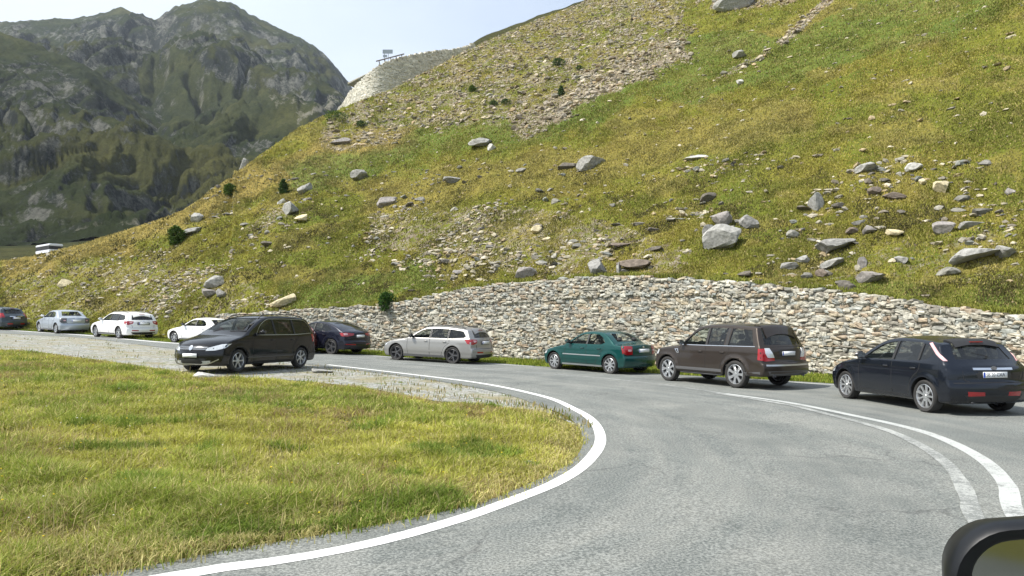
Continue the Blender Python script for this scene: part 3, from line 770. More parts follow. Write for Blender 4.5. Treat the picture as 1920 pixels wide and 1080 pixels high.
def bxv(cx, cy, cz, sx, sy, sz):
    V = [(cx + a * sx / 2, cy + b * sy / 2, cz + c * sz / 2) for a in (-1, 1) for b in (-1, 1) for c in (-1, 1)]
    F = [(0, 1, 3, 2), (4, 6, 7, 5), (0, 4, 5, 1), (2, 3, 7, 6), (0, 2, 6, 4), (1, 5, 7, 3)]
    return V, F
def boxes(name, L_, m, parent=None, bevel=0.0):
    V = []; F = []
    for b in L_:
        v, f = bxv(*b[:6]); o = len(V); V += v; F += [tuple(i + o for i in q) for q in f]
    o = mk(name, V, F, m, parent)
    if bevel:
        bm = bmesh.new(); bm.from_mesh(o.data); bmesh.ops.recalc_face_normals(bm, faces=bm.faces); bmesh.ops.bevel(bm, geom=bm.edges[:], offset=bevel, segments=2, affect='EDGES'); bm.to_mesh(o.data); bm.free()
    else:
        bm = bmesh.new(); bm.from_mesh(o.data); bmesh.ops.recalc_face_normals(bm, faces=bm.faces); bm.to_mesh(o.data); bm.free()
    return o
# sign and low rail on top of the bastion
M['dull_steel'] = simple('dull_steel', (0.22, 0.26, 0.29), 0.5, 0.3, noise=0.2)
M['bark_rail'] = simple('weathered_timber', (0.12, 0.10, 0.09), 0.8, noise=0.3)
u, v = UV(727, 97); d = 128; sg = empty('roadside_sign', (u * d, d, HC + v * d - 2.4))
tag(sg, 'small grey sign panel on two posts standing above the far bastion wall against the sky', 'sign')
boxes('post', [(-0.55, 0, 0.9, 0.08, 0.08, 2.6)], M['dull_steel'], sg); boxes('post', [(0.1, 0, 1.0, 0.08, 0.08, 2.8)], M['dull_steel'], sg)
boxes('sign_panel', [(0, -0.06, 2.4, 1.75, 0.05, 0.72)], M['dull_steel'], sg, 0.02); boxes('lower_plate', [(-0.45, -0.06, 1.62, 0.7, 0.05, 0.45)], M['dull_steel'], sg, 0.02)
a = UV(705, 115); b = UV(758, 101); d = 126.5
pa = Vector((a[0] * d, d, HC + a[1] * d)); pb = Vector((b[0] * d, d, HC + b[1] * d)); ln = (pb - pa)
rl = empty('guard_rail', pa, math.atan2(ln.y, ln.x)); rl.rotation_euler = ln.to_track_quat('X', 'Z').to_euler()
tag(rl, 'low dark guard rail along the top edge of the far bastion wall', 'guard rail')
boxes('rail', [(ln.length / 2, 0, 0, ln.length, 0.12, 0.20)], M['bark_rail'], rl, 0.03)
for k in range(5): boxes('post', [(ln.length * (k + .5) / 5, 0.1, -0.35, 0.14, 0.14, 0.9)], M['bark_rail'], rl)

# ------------------------------------------------------------------ boulders on the slope, each a thing
TONES = dict(grey=(0.24, 0.235, 0.22), light=(0.30, 0.295, 0.275), cream=(0.52, 0.45, 0.29), dark=(0.13, 0.115, 0.095), brown=(0.16, 0.13, 0.105), mauve=(0.26, 0.24, 0.225), white=(0.46, 0.45, 0.42))
PRB = rock_protos(10, 900, 3, 0.9)
def boulder(px, py, w, h, tone, label, k=0, tilt=0.0, name='boulder'):
    p, n = hill_at(px, py + h * 0.3); dist = p.y; s = dist / FPX
    V, F = PRB[(k * 3 + int(px)) % 10]; V = V @ rotz(np.array([px * .37]))[0].T; ext = V.max(0) - V.min(0)
    wx = w * s / ext[0]; hz = h * s * 1.18 / ext[2]; dy = 0.5 * (wx + hz)
    V = V * np.array([wx, dy, hz])
    V = V + 0.015 * w * s * np.stack([gnoise(V[:, 0] * 6 / (w * s), V[:, 2] * 9 / (h * s), k), gnoise(V[:, 1] * 6 / (w * s), V[:, 2] * 9 / (h * s), k + 3), gnoise(V[:, 0] * 8 / (w * s), V[:, 1] * 8 / (w * s), k + 5)], 1)
    c, q = math.cos(tilt), math.sin(tilt); V = V @ np.array([[c, 0, -q], [0, 1, 0], [q, 0, c]]).T
    a = -math.atan2(p.x, p.y); R = rotz(np.array([a]))[0]; V = V @ R.T
    V[:, 2] += -V[:, 2].min() * 0.38
    col = np.tile(np.array(TONES[tone]), (len(V), 1))
    o = npmesh(name, V, [F], M['stone'], attrs={'col': col}); o.location = p; 
    tag(o, label, 'boulder', 'boulders on the slope'); return o
BL = [
 (1360, 444, 76, 44, 'light', 'largest pale slab of the boulder cluster on the slope above the brown off-roader', 0, .35),
 (1352, 410, 42, 30, 'mauve', 'rounded pinkish grey boulder resting on top of the largest slab of the cluster', 1, 0),
 (1402, 416, 38, 24, 'grey', 'grey boulder at the upper right of the cluster with a dark hollow beneath', 2, 0),
 (1328, 433, 24, 20, 'grey', 'small grey boulder at the left end of the cluster beside the largest slab', 3, 0),
 (1527, 380, 30, 34, 'light', 'upright light grey block standing alone with dark hollows on both sides', 4, .2),
 (1508, 391, 30, 10, 'dark', 'thin dark stone imitating the shaded hollow at the left foot of the upright grey block', 5, 0),  # dark colour and flat shape stand for shade under the block's overhang
 (1326, 372, 36, 16, 'dark', 'dark flat stone jutting from the grass above the boulder cluster', 6, .3),
 (1623, 316, 42, 16, 'light', 'pale flat stone with dark underside, left of the whitish stone high on the slope', 7, .25),
 (1710, 319, 32, 16, 'white', 'whitish angular stone just left of the yellow patch high on the right slope', 8, 0),
 (1765, 346, 30, 26, 'cream', 'bright yellow cream boulder, the larger of the yellow pair on the right slope', 9, .5),
 (1731, 338, 14, 13, 'cream', 'small yellow cream stone left of the larger yellow boulder', 0, 0),
 (1638, 357, 26, 16, 'brown', 'brown rock at the left end of the dark broken ledge on the right slope', 2, .3),
 (1672, 368, 44, 14, 'brown', 'low dark brown ledge rock below the whitish stone', 3, -.2),
 (1893, 355, 20, 12, 'mauve', 'small stone with dark base alone at the right edge of the slope', 5, 0),
 (1768, 426, 40, 28, 'mauve', 'pointed pinkish grey boulder, left of a pair on the right slope', 1, .3),
 (1820, 419, 46, 14, 'grey', 'long flat grey stone touching the right side of the pointed boulder', 7, .1),
 (1675, 438, 32, 12, 'cream', 'lone flat cream stone in grass left of the pointed boulder', 8, -.1),
 (1612, 417, 34, 9, 'grey', 'thin flat slab, topmost of a small stack of stones in mid slope', 9, 0),
 (1598, 434, 24, 12, 'brown', 'brown stone at the lower left of the small stack in mid slope', 2, 0),
 (1628, 433, 26, 15, 'mauve', 'squat stone at the lower right of the small stack in mid slope', 3, 0),
 (1560, 461, 72, 24, 'grey', 'wide rough grey outcrop lying flat in the grass below the small stack', 4, .15),
 (1632, 520, 52, 22, 'mauve', 'broad rounded grey stone sitting just above the retaining wall at the right', 1, 0),
 (1556, 498, 46, 14, 'light', 'layered pale slab leaning above the retaining wall near the broad rounded stone', 6, .35),
 (1545, 513, 28, 16, 'brown', 'brown grey stone tucked under the layered pale slab', 5, 0),
 (1507, 484, 30, 13, 'light', 'light stone with dark right edge, left above the layered slab', 7, .1),
 (1478, 501, 36, 15, 'grey', 'flat grey stone with shaded underside left of the layered slab', 8, .2),
 (1400, 512, 26, 10, 'dark', 'small dark stone right above the middle of the retaining wall top', 9, 0),
 (1617, 492, 18, 20, 'mauve', 'small upright mauve stone above the broad rounded stone', 0, .2),
 (1690, 488, 24, 16, 'grey', 'small slanting grey stone right of the small upright mauve one', 2, -.5),
 (1815, 484, 84, 22, 'light', 'long pale rock outcrop half buried near the right end of the slope', 4, .2),
 (1886, 470, 36, 26, 'light', 'speckled pale rock at the right edge above the dark hatchback', 3, 0),
 (1303, 296, 48, 9, 'white', 'long thin white slab lying alone high in the middle of the slope', 6, .08),
 (1108, 304, 58, 26, 'light', 'large light grey outcrop alone in the upper middle grass', 1, .2),
 (1066, 311, 42, 14, 'dark', 'dark flat rock joined to the left of the large upper outcrop', 8, .1),
 (1193, 497, 66, 18, 'brown', 'long dark brown slab lying just above the retaining wall behind the green saloon', 7, 0),
 (1119, 503, 38, 36, 'grey', 'upright grey headstone-shaped rock standing on the retaining wall top', 4, 0),
 (1160, 505, 10, 26, 'light', 'narrow upright stone between the headstone-shaped rock and the brown slab', 5, .1),
 (1008, 432, 22, 14, 'cream', 'pale pointed stone standing out in the rubble above the green saloon', 2, .4),
 (1024, 446, 18, 10, 'cream', 'small cream stone just below the pale pointed stone in the rubble', 3, 0),
 (985, 512, 44, 22, 'mauve', 'pinkish block on the retaining wall top left of the headstone-shaped rock', 9, .2),
 (727, 380, 42, 20, 'mauve', 'sloping flat boulder alone in grass, upslope of the bush growing from the wall', 1, .35),
 (672, 330, 36, 19, 'grey', 'round grey boulder in the upper left grass', 4, 0),
 (847, 337, 36, 18, 'grey', 'grey boulder right of the round one, level with it', 6, .1),
 (572, 353, 30, 18, 'light', 'light boulder right beside the dark pine shrub', 8, .3),
 (542, 391, 30, 24, 'light', 'pale blocky boulder below the dark pine shrub', 0, -.3),
 (527, 380, 16, 16, 'white', 'small whitish stone at the upper left of the pale blocky boulder', 2, 0),
 (568, 409, 24, 13, 'cream', 'small cream boulder right of the pale blocky one', 3, 0),
 (367, 408, 20, 20, 'light', 'tilted pale stone near the left skyline of the hill', 5, -.6),
 (361, 435, 44, 9, 'light', 'long thin slab with dark underside next to the small left bush', 7, .3),
 (344, 442, 20, 8, 'dark', 'dark stone under the lower end of the thin slab', 9, .2),
 (460, 311, 24, 26, 'light', 'pale rock standing on the left skyline of the hill', 1, .6),
 (505, 456, 30, 11, 'dark', 'dark slanting stone low on the left half of the slope', 6, .2),
 (122, 531, 28, 15, 'cream', 'pale rounded stone above the silver saloon at far left', 2, .1),
 (204, 513, 22, 9, 'cream', 'flat cream stone above the white estate at left', 3, .2),
 (398, 531, 38, 22, 'light', 'upper pale boulder of the cluster above the white car', 4, .2),
 (391, 549, 30, 16, 'mauve', 'lower left boulder of the cluster above the white car', 5, 0),
 (414, 550, 24, 14, 'grey', 'lower right boulder of the cluster above the white car', 8, 0),
 (905, 266, 46, 14, 'light', 'broken pale rock in the green band below the scree', 9, .1),
 (921, 276, 18, 14, 'white', 'small white stone at the lower right of the broken pale rock', 0, 0),
 (640, 265, 40, 12, 'mauve', 'reddish grey rock at the lower left corner of the scree', 7, .2),
 (1225, 432, 28, 9, 'dark', 'small dark stone left of the boulder cluster', 2, 0),
 (1165, 458, 40, 9, 'brown', 'thin brown ledge stone above the headstone-shaped rock', 6, .1),
 (1228, 467, 40, 9, 'dark', 'thin dark ledge stone between the boulder cluster and the brown slab', 8, .25),
 (1383, 8, 80, 30, 'light', 'big grey crag at the top edge of the picture', 4, .1),
 (1385, 105, 26, 14, 'light', 'pale rock below the grey crag beside the stony trail', 3, .1),
 (1390, 155, 14, 12, 'white', 'small white rock at the lower end of the stony trail', 2, 0),
 (860, 510, 26, 12, 'mauve', 'flat stone above the wall, over the silver estate', 1, .2),
 (535, 565, 50, 16, 'cream', 'broad pale stone at the left end of the retaining wall', 0, .3)]
for b in BL: boulder(*b)
# one stone on the near verge by the dark people carrier and one in the meadow
def ground_stone(px, py, w, h, tone, label, k):
    p = ground(px, py); s = p.y / FPX; V, F = PRB[k]; ext = V.max(0) - V.min(0)
    V = V * np.array([w * s / ext[0], w * s * .7 / ext[1], h * s * 1.8 / ext[2]])
    o = npmesh('boulder', V, [F], M['stone'], attrs={'col': np.tile(np.array(TONES[tone]), (len(V), 1))}); o.location = p; tag(o, label, 'boulder')
ground_stone(382, 711, 50, 13, 'white', 'flat white stone in the grass under the front of the dark people carrier', 2)
ground_stone(985, 871, 34, 10, 'grey', 'small flat grey stone in the meadow near the tip of the bend', 3)
ground_stone(600, 698, 40, 8, 'light', 'flat light stone on the gravel behind the dark people carrier', 5)

# ------------------------------------------------------------------ shrubs
M['leaf'] = m_vcol('shrub_leaf', noise=0.3, scale=9, translucent=0.2, rough=0.7)
def shrub(px, py, w, h, col, label, pine=False, on=None):
    p = on or hill_at(px, py)[0]; s = p.y / FPX; W = w * s; H = h * s; rg = np.random.default_rng(int(px * 7 + py))
    t = empty('shrub', p); tag(t, label, 'shrub')
    n = 900; q = rg.random(n) ** .8
    if pine: rad = W / 2 * (1 - q) ** .8 * (0.75 + .25 * np.sin(q * 40)) * rg.random(n) ** .35
    else: rad = W / 2 * np.sqrt(np.clip(1 - (2 * q - .8) ** 2 / 1.5, 0, 1)) * rg.random(n) ** .4
    a = rg.random(n) * 6.28; lob = 1 + .25 * np.sin(3 * a + 1) + .2 * np.sin(5 * a + q * 9)
    C = np.stack([rad * lob * np.cos(a), rad * lob * np.sin(a), q * H], 1)
    D = rg.normal(size=(n, 3)); D[:, 2] = np.abs(D[:, 2]) * .8; D += C * np.array([1.2 / W, 1.2 / W, 0]) * 2; D /= np.linalg.norm(D, axis=1)[:, None]
    E = np.cross(D, rg.normal(size=(n, 3))); E /= np.linalg.norm(E, axis=1)[:, None]
    l = H * rg.uniform(.10, .22, n)[:, None]; ww = l * .3
    V = np.stack([C - E * ww, C + E * ww, C + D * l], 1).reshape(-1, 3)
    cc = np.repeat(np.array(col)[None] * rg.uniform(.6, 1.35, (n, 1)), 3, 0)
    npmesh('foliage', V, [np.arange(n * 3).reshape(-1, 3)], M['leaf'], t, attrs={'col': cc})
    V = []; F = []
    for k in range(5):
        a = k * 1.3; o = len(V); tip = Vector((W * .22 * math.cos(a), W * .22 * math.sin(a), H * .7)) if k else Vector((0, 0, H * .9))
        for j, (f, r) in enumerate(((0, .035), (.5, .02), (1, .006))):
            c = tip * f - Vector((0, 0, .08 if j == 0 else 0))
            for m_ in range(5): V.append(c + Vector((math.cos(m_ * 1.257) * r * H, math.sin(m_ * 1.257) * r * H, 0)))
        for j in range(2):
            for m_ in range(5): F.append((o + j * 5 + m_, o + j * 5 + (m_ + 1) % 5, o + j * 5 + 5 + (m_ + 1) % 5, o + j * 5 + 5 + m_))
    mk('stem', V, F, M['bark_rail'], t)
G1 = (0.045, 0.085, 0.02); G2 = (0.07, 0.12, 0.02)
shrub(532, 364, 26, 27, G1, 'dark conical pine shrub on the slope left of the pale boulder', True)
shrub(329, 460, 24, 34, G2, 'green bush at the end of the thin slab near the left skyline')
wp = foot_d(U0(725.)); wz = HC + float(top_rel(np.array([U0(725.)]), np.array([wp]))[0])
shrub(725, 582, 28, 34, (0.05, 0.11, 0.02), 'round dark green bush growing out of the retaining wall', on=Vector((float(U0(725.) * wp), float(wp) - .12, wz - .35)))
shrub(1053, 180, 22, 18, G1, 'largest dark pine shrub near the lower edge of the scree', True)
shrub(1046, 124, 26, 14, G1, 'low dark shrub in the upper middle of the scree')
shrub(1088, 132, 16, 8, G1, 'small flat shrub right of the low dark one in the upper scree')
shrub(676, 238, 20, 12, G1, 'small dark shrub at the left end of the scree')
shrub(924, 198, 16, 10, G1, 'left one of two small shrubs in the middle of the scree')
shrub(950, 196, 20, 10, G1, 'right one of two small shrubs in the middle of the scree')
shrub(884, 172, 14, 12, G2, 'greener small shrub above the pair in the middle of the scree')
shrub(628, 226, 46, 16, G2, 'spreading green bush at the foot of the far bastion wall')
shrub(430, 368, 20, 22, G2, 'small green bush on the left skyline left of the dark conical pine')

# ------------------------------------------------------------------ grass blades
def blades(name, P, H, Wd, col, rng, label, lean=0.45, up=None, mat='blade'):
    n = len(P); a = rng.random(n) * 6.283; b = rng.random(n) * 6.283
    D = np.stack([np.cos(a), np.sin(a), np.zeros(n)], 1); E = np.stack([np.cos(b), np.sin(b), np.zeros(n)], 1)
    ln = (lean * rng.random(n) ** .7 * H)[:, None]; H = H[:, None]; Wd = Wd[:, None]
    Z = np.array([0, 0, 1.])
    base = P - Z * 0.02; mid = P + Z * H * .55 + D * ln * .35; tip = P + Z * H * (1 - .25 * ln / H) + D * ln
    V = np.stack([base - E * Wd / 2, base + E * Wd / 2, mid + E * Wd * .4, mid - E * Wd * .4, tip], 1).reshape(-1, 3)
    k = np.arange(n)[:, None] * 5
    C = np.repeat(col, 5, 0); 
    return tag(npmesh(name, V, [k + np.array([0, 1, 2, 3]), k + np.array([3, 2, 4])], M[mat], smooth=False, attrs={'col': C}), label, 'grass', kind='stuff')
# foreground meadow, inside the bend
MEAD = np.array([tuple(p)[:2] for p in gp([(150, 1078), (184, 1073), (400, 1031), (553, 1008), (707, 981), (891, 942), (983, 907), (1062, 866), (1084, 826), (1074, 800), (1020, 774), (925, 763), (813, 752), (700, 731), (560, 715), (400, 708), (300, 694), (200, 678), (100, 665), (0, 657), (-120, 650)])] + [(-24, 26), (-22, 14), (-14, 6), (-8, 3.2), (-6, 3.6)])
def mead_points(n, rng, power):
    # denser near the eye
    r = rng.random(n); d0, d1 = 4.6, 32.0
    d = d0 * (d1 / d0) ** r; u = rng.uniform(-0.86, 0.14, n)
    X = u * d; Y = d; return X, Y
def mead_blades(n, rng):
    X, Y = mead_points(n, rng, 1)
    jx = 0.10 * rng.normal(size=n); jy = 0.10 * rng.normal(size=n)
    ok = inpoly(X + jx, Y + jy, MEAD); X, Y = X[ok], Y[ok]
    # verge of short tufts over the gravel
    cl = fbm(X / 1.1, Y / 1.1, 41, 4); big = fbm(X / 4.5, Y / 4.5, 45, 3); fine = gnoise(X / .16, Y / .16, 49)
    keep = rng.random(len(X)) < np.clip(0.72 + 0.5 * cl + .3 * fine, 0.2, 1)
    X, Y, cl, big, fine = X[keep], Y[keep], cl[keep], big[keep], fine[keep]; n = len(X)
    # height: fade toward the edges
    dmin = np.full(n, 1e9)
    for (x0, y0), (x1, y1) in zip(MEAD[:20], MEAD[1:21]):
        L2 = (x1 - x0) ** 2 + (y1 - y0) ** 2; t = np.clip(((X - x0) * (x1 - x0) + (Y - y0) * (y1 - y0)) / L2, 0, 1)
        dmin = np.minimum(dmin, np.hypot(X - x0 - t * (x1 - x0), Y - y0 - t * (y1 - y0)))
    H = (0.15 + 0.09 * np.clip(cl + big * .5, -.9, 1.3)) * rng.uniform(.6, 1.35, n) * (0.5 + 0.5 * sstep(0, 0.8, dmin))
    W = 0.0048 * (1 + Y / 6)
    c1 = np.array([0.43, 0.43, 0.075]); c2 = np.array([0.25, 0.31, 0.045]); c3 = np.array([0.60, 0.53, 0.22]); c4 = np.array([0.24, 0.17, 0.06])
    f = sstep(-.15, .75, cl * .5 + big + .25 * fine + rng.normal(0, .12, n))[:, None]
    C = c1 * (1 - f) + c2 * f
    dryf = ((rng.random(n) < 0.22 + .5 * (1 - sstep(0, .7, dmin)) + .25 * (cl < -.4)))[:, None]
    C = np.where(dryf, c3 * rng.uniform(.7, 1.1, (n, 1)), C); br = (rng.random(n) < 0.05)[:, None]; C = np.where(br, c4, C)
    sd_ = (fbm(X / 2.2, Y / 2.2, 77, 3) > .25) & (rng.random(n) < .22 + .25 * (Y > 13)); C = np.where(sd_[:, None], np.array([.34, .25, .12]), C)
    gr_ = (fbm(X / 1.5, Y / 1.5, 87, 3) > .45) & (rng.random(n) < .55); C = np.where(gr_[:, None], np.array([.18, .25, .035]), C); H = np.where(gr_, H * 1.25, H)
    C = C * rng.uniform(.7, 1.2, (n, 1))
    Z = G(X) - 0.02
    return np.stack([X, Y, Z], 1), H, W, C
P, H, W, C = mead_blades(900000, RNG)
blades('meadow_grass', P, H, W, C, RNG, 'long yellow green meadow grass filling the inside of the bend', lean=1.15)
# dry flower stalks and small yellow flowers standing above the meadow
ns = 2600; X, Y = mead_points(ns, RNG, 1); ok = inpoly(X, Y, MEAD) & (fbm(X / 2, Y / 2, 55, 3) > -.2); X, Y = X[ok], Y[ok]; ns = len(X)
blades('dry_stalks', np.stack([X, Y, G(X)], 1), RNG.uniform(.18, .36, ns), .0035 * (1 + Y / 7), np.array([.46, .38, .19]) * RNG.uniform(.7, 1.2, (ns, 1)), RNG, 'thin dry brown seed stalks rising above the meadow grass', lean=.5)
nf = 260; X, Y = mead_points(nf, RNG, 1); ok = inpoly(X, Y, MEAD); X, Y = X[ok], Y[ok]; nf = len(X); zz = G(X) + RNG.uniform(.14, .3, nf)
fv, ff_ = rock_protos(1, 5, 1)[0]; rs = .009 + .0006 * Y
V, F, CC = merge([(fv, ff_)], np.stack([X, Y, zz], 1), np.stack([rs, rs, rs * .5], 1), rotz(RNG.random(nf) * 6), np.where(RNG.random((nf, 1)) < .7, np.array([.75, .58, .03]), np.array([.7, .68, .6])), np.zeros(nf, int))
tag(npmesh('meadow_flowers', V, F, M['blade'], attrs={'col': CC}), 'tiny yellow and white flower heads scattered through the meadow', 'flowers', kind='stuff')
# bright strip of grass between the road and the wall, and on the left behind the cars
n = 75000; px_ = RNG.uniform(-60, 2450, n); u = U0(px_); fd = foot_d(u) - .1
oe = smooth_path(OUT_EDGE, 0.3); ou = oe[:, 0] / np.maximum(oe[:, 1], .1); sel = (oe[:, 1] > 5); od = np.interp(u, ou[sel][::-1], oe[sel, 1][::-1])
d = od + (fd - od) * RNG.random(n); Pn = np.stack([u * d, d, G(u * d) - .02], 1)
gcol = np.array([0.20, 0.26, 0.03]) * RNG.uniform(.6, 1.2, (n, 1)) + (RNG.random((n, 1)) < .2) * np.array([.15, .1, .04])
blades('verge_grass', Pn, RNG.uniform(.05, .16, n), np.full(n, .035), gcol, RNG, 'bright green grass strip along the foot of the retaining wall')
# tufts on the gravel verge
A_, B_ = GRAV; i = RNG.integers(0, A_.shape[0] - 1, 9000); j = RNG.integers(0, A_.shape[1] - 1, 9000)
X = A_[i, j] + RNG.normal(0, .15, 9000); Y = B_[i, j] + RNG.normal(0, .15, 9000)
ok = (fbm(X / 1.2, Y / 1.2, 99, 3) > .05 + .35 * (X < -10)); X, Y = X[ok], Y[ok]; m_ = len(X)
blades('verge_tufts', np.stack([X, Y, G(X) - .01], 1), RNG.uniform(.04, .13, m_), np.full(m_, .02), np.where(RNG.random((m_, 1)) < .5, np.array([.34, .27, .10]), np.array([.17, .2, .04])) * RNG.uniform(.7, 1.1, (m_, 1)), RNG, 'sparse dry tufts on the gravel verge beside the people carrier')
# hill grass: size follows distance
def hill_grass(n, rng):
    w = NEARVIS * (1 - 0.72 * np.clip(HM[:-1, :-1, 0] * 1.1, 0, 1)) * (0.35 + sstep(-.4, .6, fbm(HX[:-1, :-1] / 3, HY[:-1, :-1] / 3, 95, 3)))
    P, Nn, s, d, g, i, j = sample_hill(w, n, rng); D = np.hypot(P[:, 0], P[:, 1])
    big = fbm(P[:, 0] / 9, P[:, 1] / 9, 201, 4); cl = fbm(P[:, 0] / 1.6, P[:, 1] / 1.6, 205, 3)
    y1 = np.array([0.33, 0.295, 0.060]); y2 = np.array([0.205, 0.212, 0.042]); y3 = np.array([0.39, 0.32, 0.125]); y4 = np.array([0.145, 0.195, 0.04])
    f = sstep(-.5, .6, big + .5 * cl)[:, None]; C = y2 * f + y1 * (1 - f)
    C = C * (1 - np.clip(d, 0, 1)[:, None]) + y3 * np.clip(d, 0, 1)[:, None]; C = C * (1 - .55 * np.clip(g, 0, 1)[:, None]) + y4 * .55 * np.clip(g, 0, 1)[:, None]
    dk = (fbm(P[:, 0] / 2.3, P[:, 1] / 2.3, 301, 4) > .24) & (HPY[i, j] > 330 + 40 * rng.normal(size=n)); C = np.where((dk & (rng.random(n) < .7))[:, None], np.array([0.115, 0.105, 0.035]), C)
    C = np.where(rng.random((n, 1)) < .10, y3, C) * rng.uniform(.65, 1.25, (n, 1))
    H = (0.035 + 0.0013 * D) * rng.uniform(.5, 1.4, n) * (1 + .5 * np.clip(cl, -1, 1)); W = (0.013 + 0.0011 * D)
    return P, H, W, C
P, H, W, C = hill_grass(640000, RNG)
blades('hillside_grass', P, H, W, C, RNG, 'green and straw coloured tussock grass covering the hillside', lean=0.7)

# turf hanging over the top of the wall
k = RNG.integers(0, len(base) - 1, 9000); f = RNG.random(9000)[:, None]
tp = np.concatenate([base, zt[:, None]], 1); Pt = tp[k] * (1 - f) + tp[k + 1] * f
okt = (fbm(Pt[:, 0] / 1.2, Pt[:, 1] / 1.2, 63, 3) > -.15); Pt = Pt[okt]; m_ = len(Pt)
back = RNG.uniform(.05, .65, m_); Pt[:, 1] += back; Pt[:, 2] += .02
blades('wall_top_grass', Pt, RNG.uniform(.10, .26, m_), np.full(m_, .035), np.array([.22, .235, .045]) * RNG.uniform(.6, 1.3, (m_, 1)), RNG, 'olive grass hanging over the top edge of the retaining wall', lean=.9)
# ------------------------------------------------------------------ cars
def paint(name, col, metal=0.35, rough=0.24, coat=0.5):
    m, n, b, o = newmat(name); N = NB(n)
    b.inputs['Metallic'].default_value = metal; b.inputs['Coat Weight'].default_value = coat; b.inputs['Coat Roughness'].default_value = 0.05
    g = N.new('ShaderNodeTexCoord').outputs['Object']; sp = N.new('ShaderNodeSeparateXYZ'); N.l(g, sp.inputs[0])
    d = N.noise(g, 5, 5, 0.6)
    b.inputs['Specular IOR Level'].default_value = 0.3
    # road dust, thicker low on the body
    f = N.math('MULTIPLY', N.rng(sp.outputs['Z'], 0.6, 0.15, 0.0, 0.10), N.rng(d, 0.3, 0.7, 0.4, 1.0))
    N.l(N.mix(f, tuple(col), (0.22, 0.20, 0.17)), b.inputs['Base Color'])
    N.l(N.math('ADD', N.math('MULTIPLY', f, 0.6), rough), b.inputs['Roughness'])
    return m
def glassmat(name, tint, alpha):
    """dark coated pane: part see-through, part tinted, always glossy"""
    m, n, b, o = newmat(name); N = NB(n)
    b.inputs['Base Color'].default_value = (*tint, 1); b.inputs['Roughness'].default_value = 0.03; b.inputs['Specular IOR Level'].default_value = 0.5
    t = N.new('ShaderNodeBsdfTransparent'); t.inputs['Color'].default_value = (0.9, 0.95, 0.93, 1)
    s = N.new('ShaderNodeMixShader')
    fr = N.new('ShaderNodeLayerWeight'); fr.inputs['Blend'].default_value = 0.5
    f = N.math('SUBTRACT', alpha, N.math('POWER', fr.outputs['Facing'], 4.0), True)
    N.l(f, s.inputs[0]); N.l(b.outputs[0], s.inputs[1]); N.l(t.outputs[0], s.inputs[2]); N.l(s.outputs[0], o.inputs['Surface'])
    return m
CM = dict(glass=glassmat('clear_glass', (0.02, 0.03, 0.03), 0.90), tint=glassmat('tinted_glass', (0.012, 0.014, 0.016), 0.22),
          black=simple('black_plastic', (0.018, 0.018, 0.019), 0.6, noise=0.2), cabin=simple('cabin_lining', (0.05, 0.048, 0.045), 0.9), seat=simple('seat_fabric', (0.06, 0.058, 0.055), 0.9),
          rubber=simple('tyre_rubber', (0.028, 0.027, 0.026), 0.85, noise=0.35, nscale=14), rim=simple('alloy', (0.55, 0.56, 0.57), 0.32, 0.85), dkrim=simple('dark_alloy', (0.10, 0.10, 0.105), 0.4, 0.6),
          disc=simple('dark_disc', (0.035, 0.035, 0.036), 0.7, 0.3), chrome=simple('chrome', (0.75, 0.76, 0.78), 0.15, 1.0), red=simple('red_lens', (0.30, 0.006, 0.010), 0.18, 0, 0.8, noise=0.25, nscale=30),
          pinkred=simple('silvered_red_lens', (0.62, 0.36, 0.37), 0.2, 0, 0.8), clear=simple('clear_lens', (0.62, 0.64, 0.66), 0.12, 0.3, 1.0, noise=0.3, nscale=25), plate=simple('number_plate', (0.78, 0.79, 0.8), 0.4),
          blue=simple('plate_band', (0.03, 0.08, 0.45), 0.4), ink=simple('plate_ink', (0.05, 0.05, 0.06), 0.5), gap=simple('panel_gap', (0.012, 0.012, 0.012), 0.9), amber=simple('amber_lens', (0.7, 0.25, 0.03), 0.2, 0, 0.8),
          grey=simple('grey_plastic', (0.09, 0.09, 0.092), 0.6))

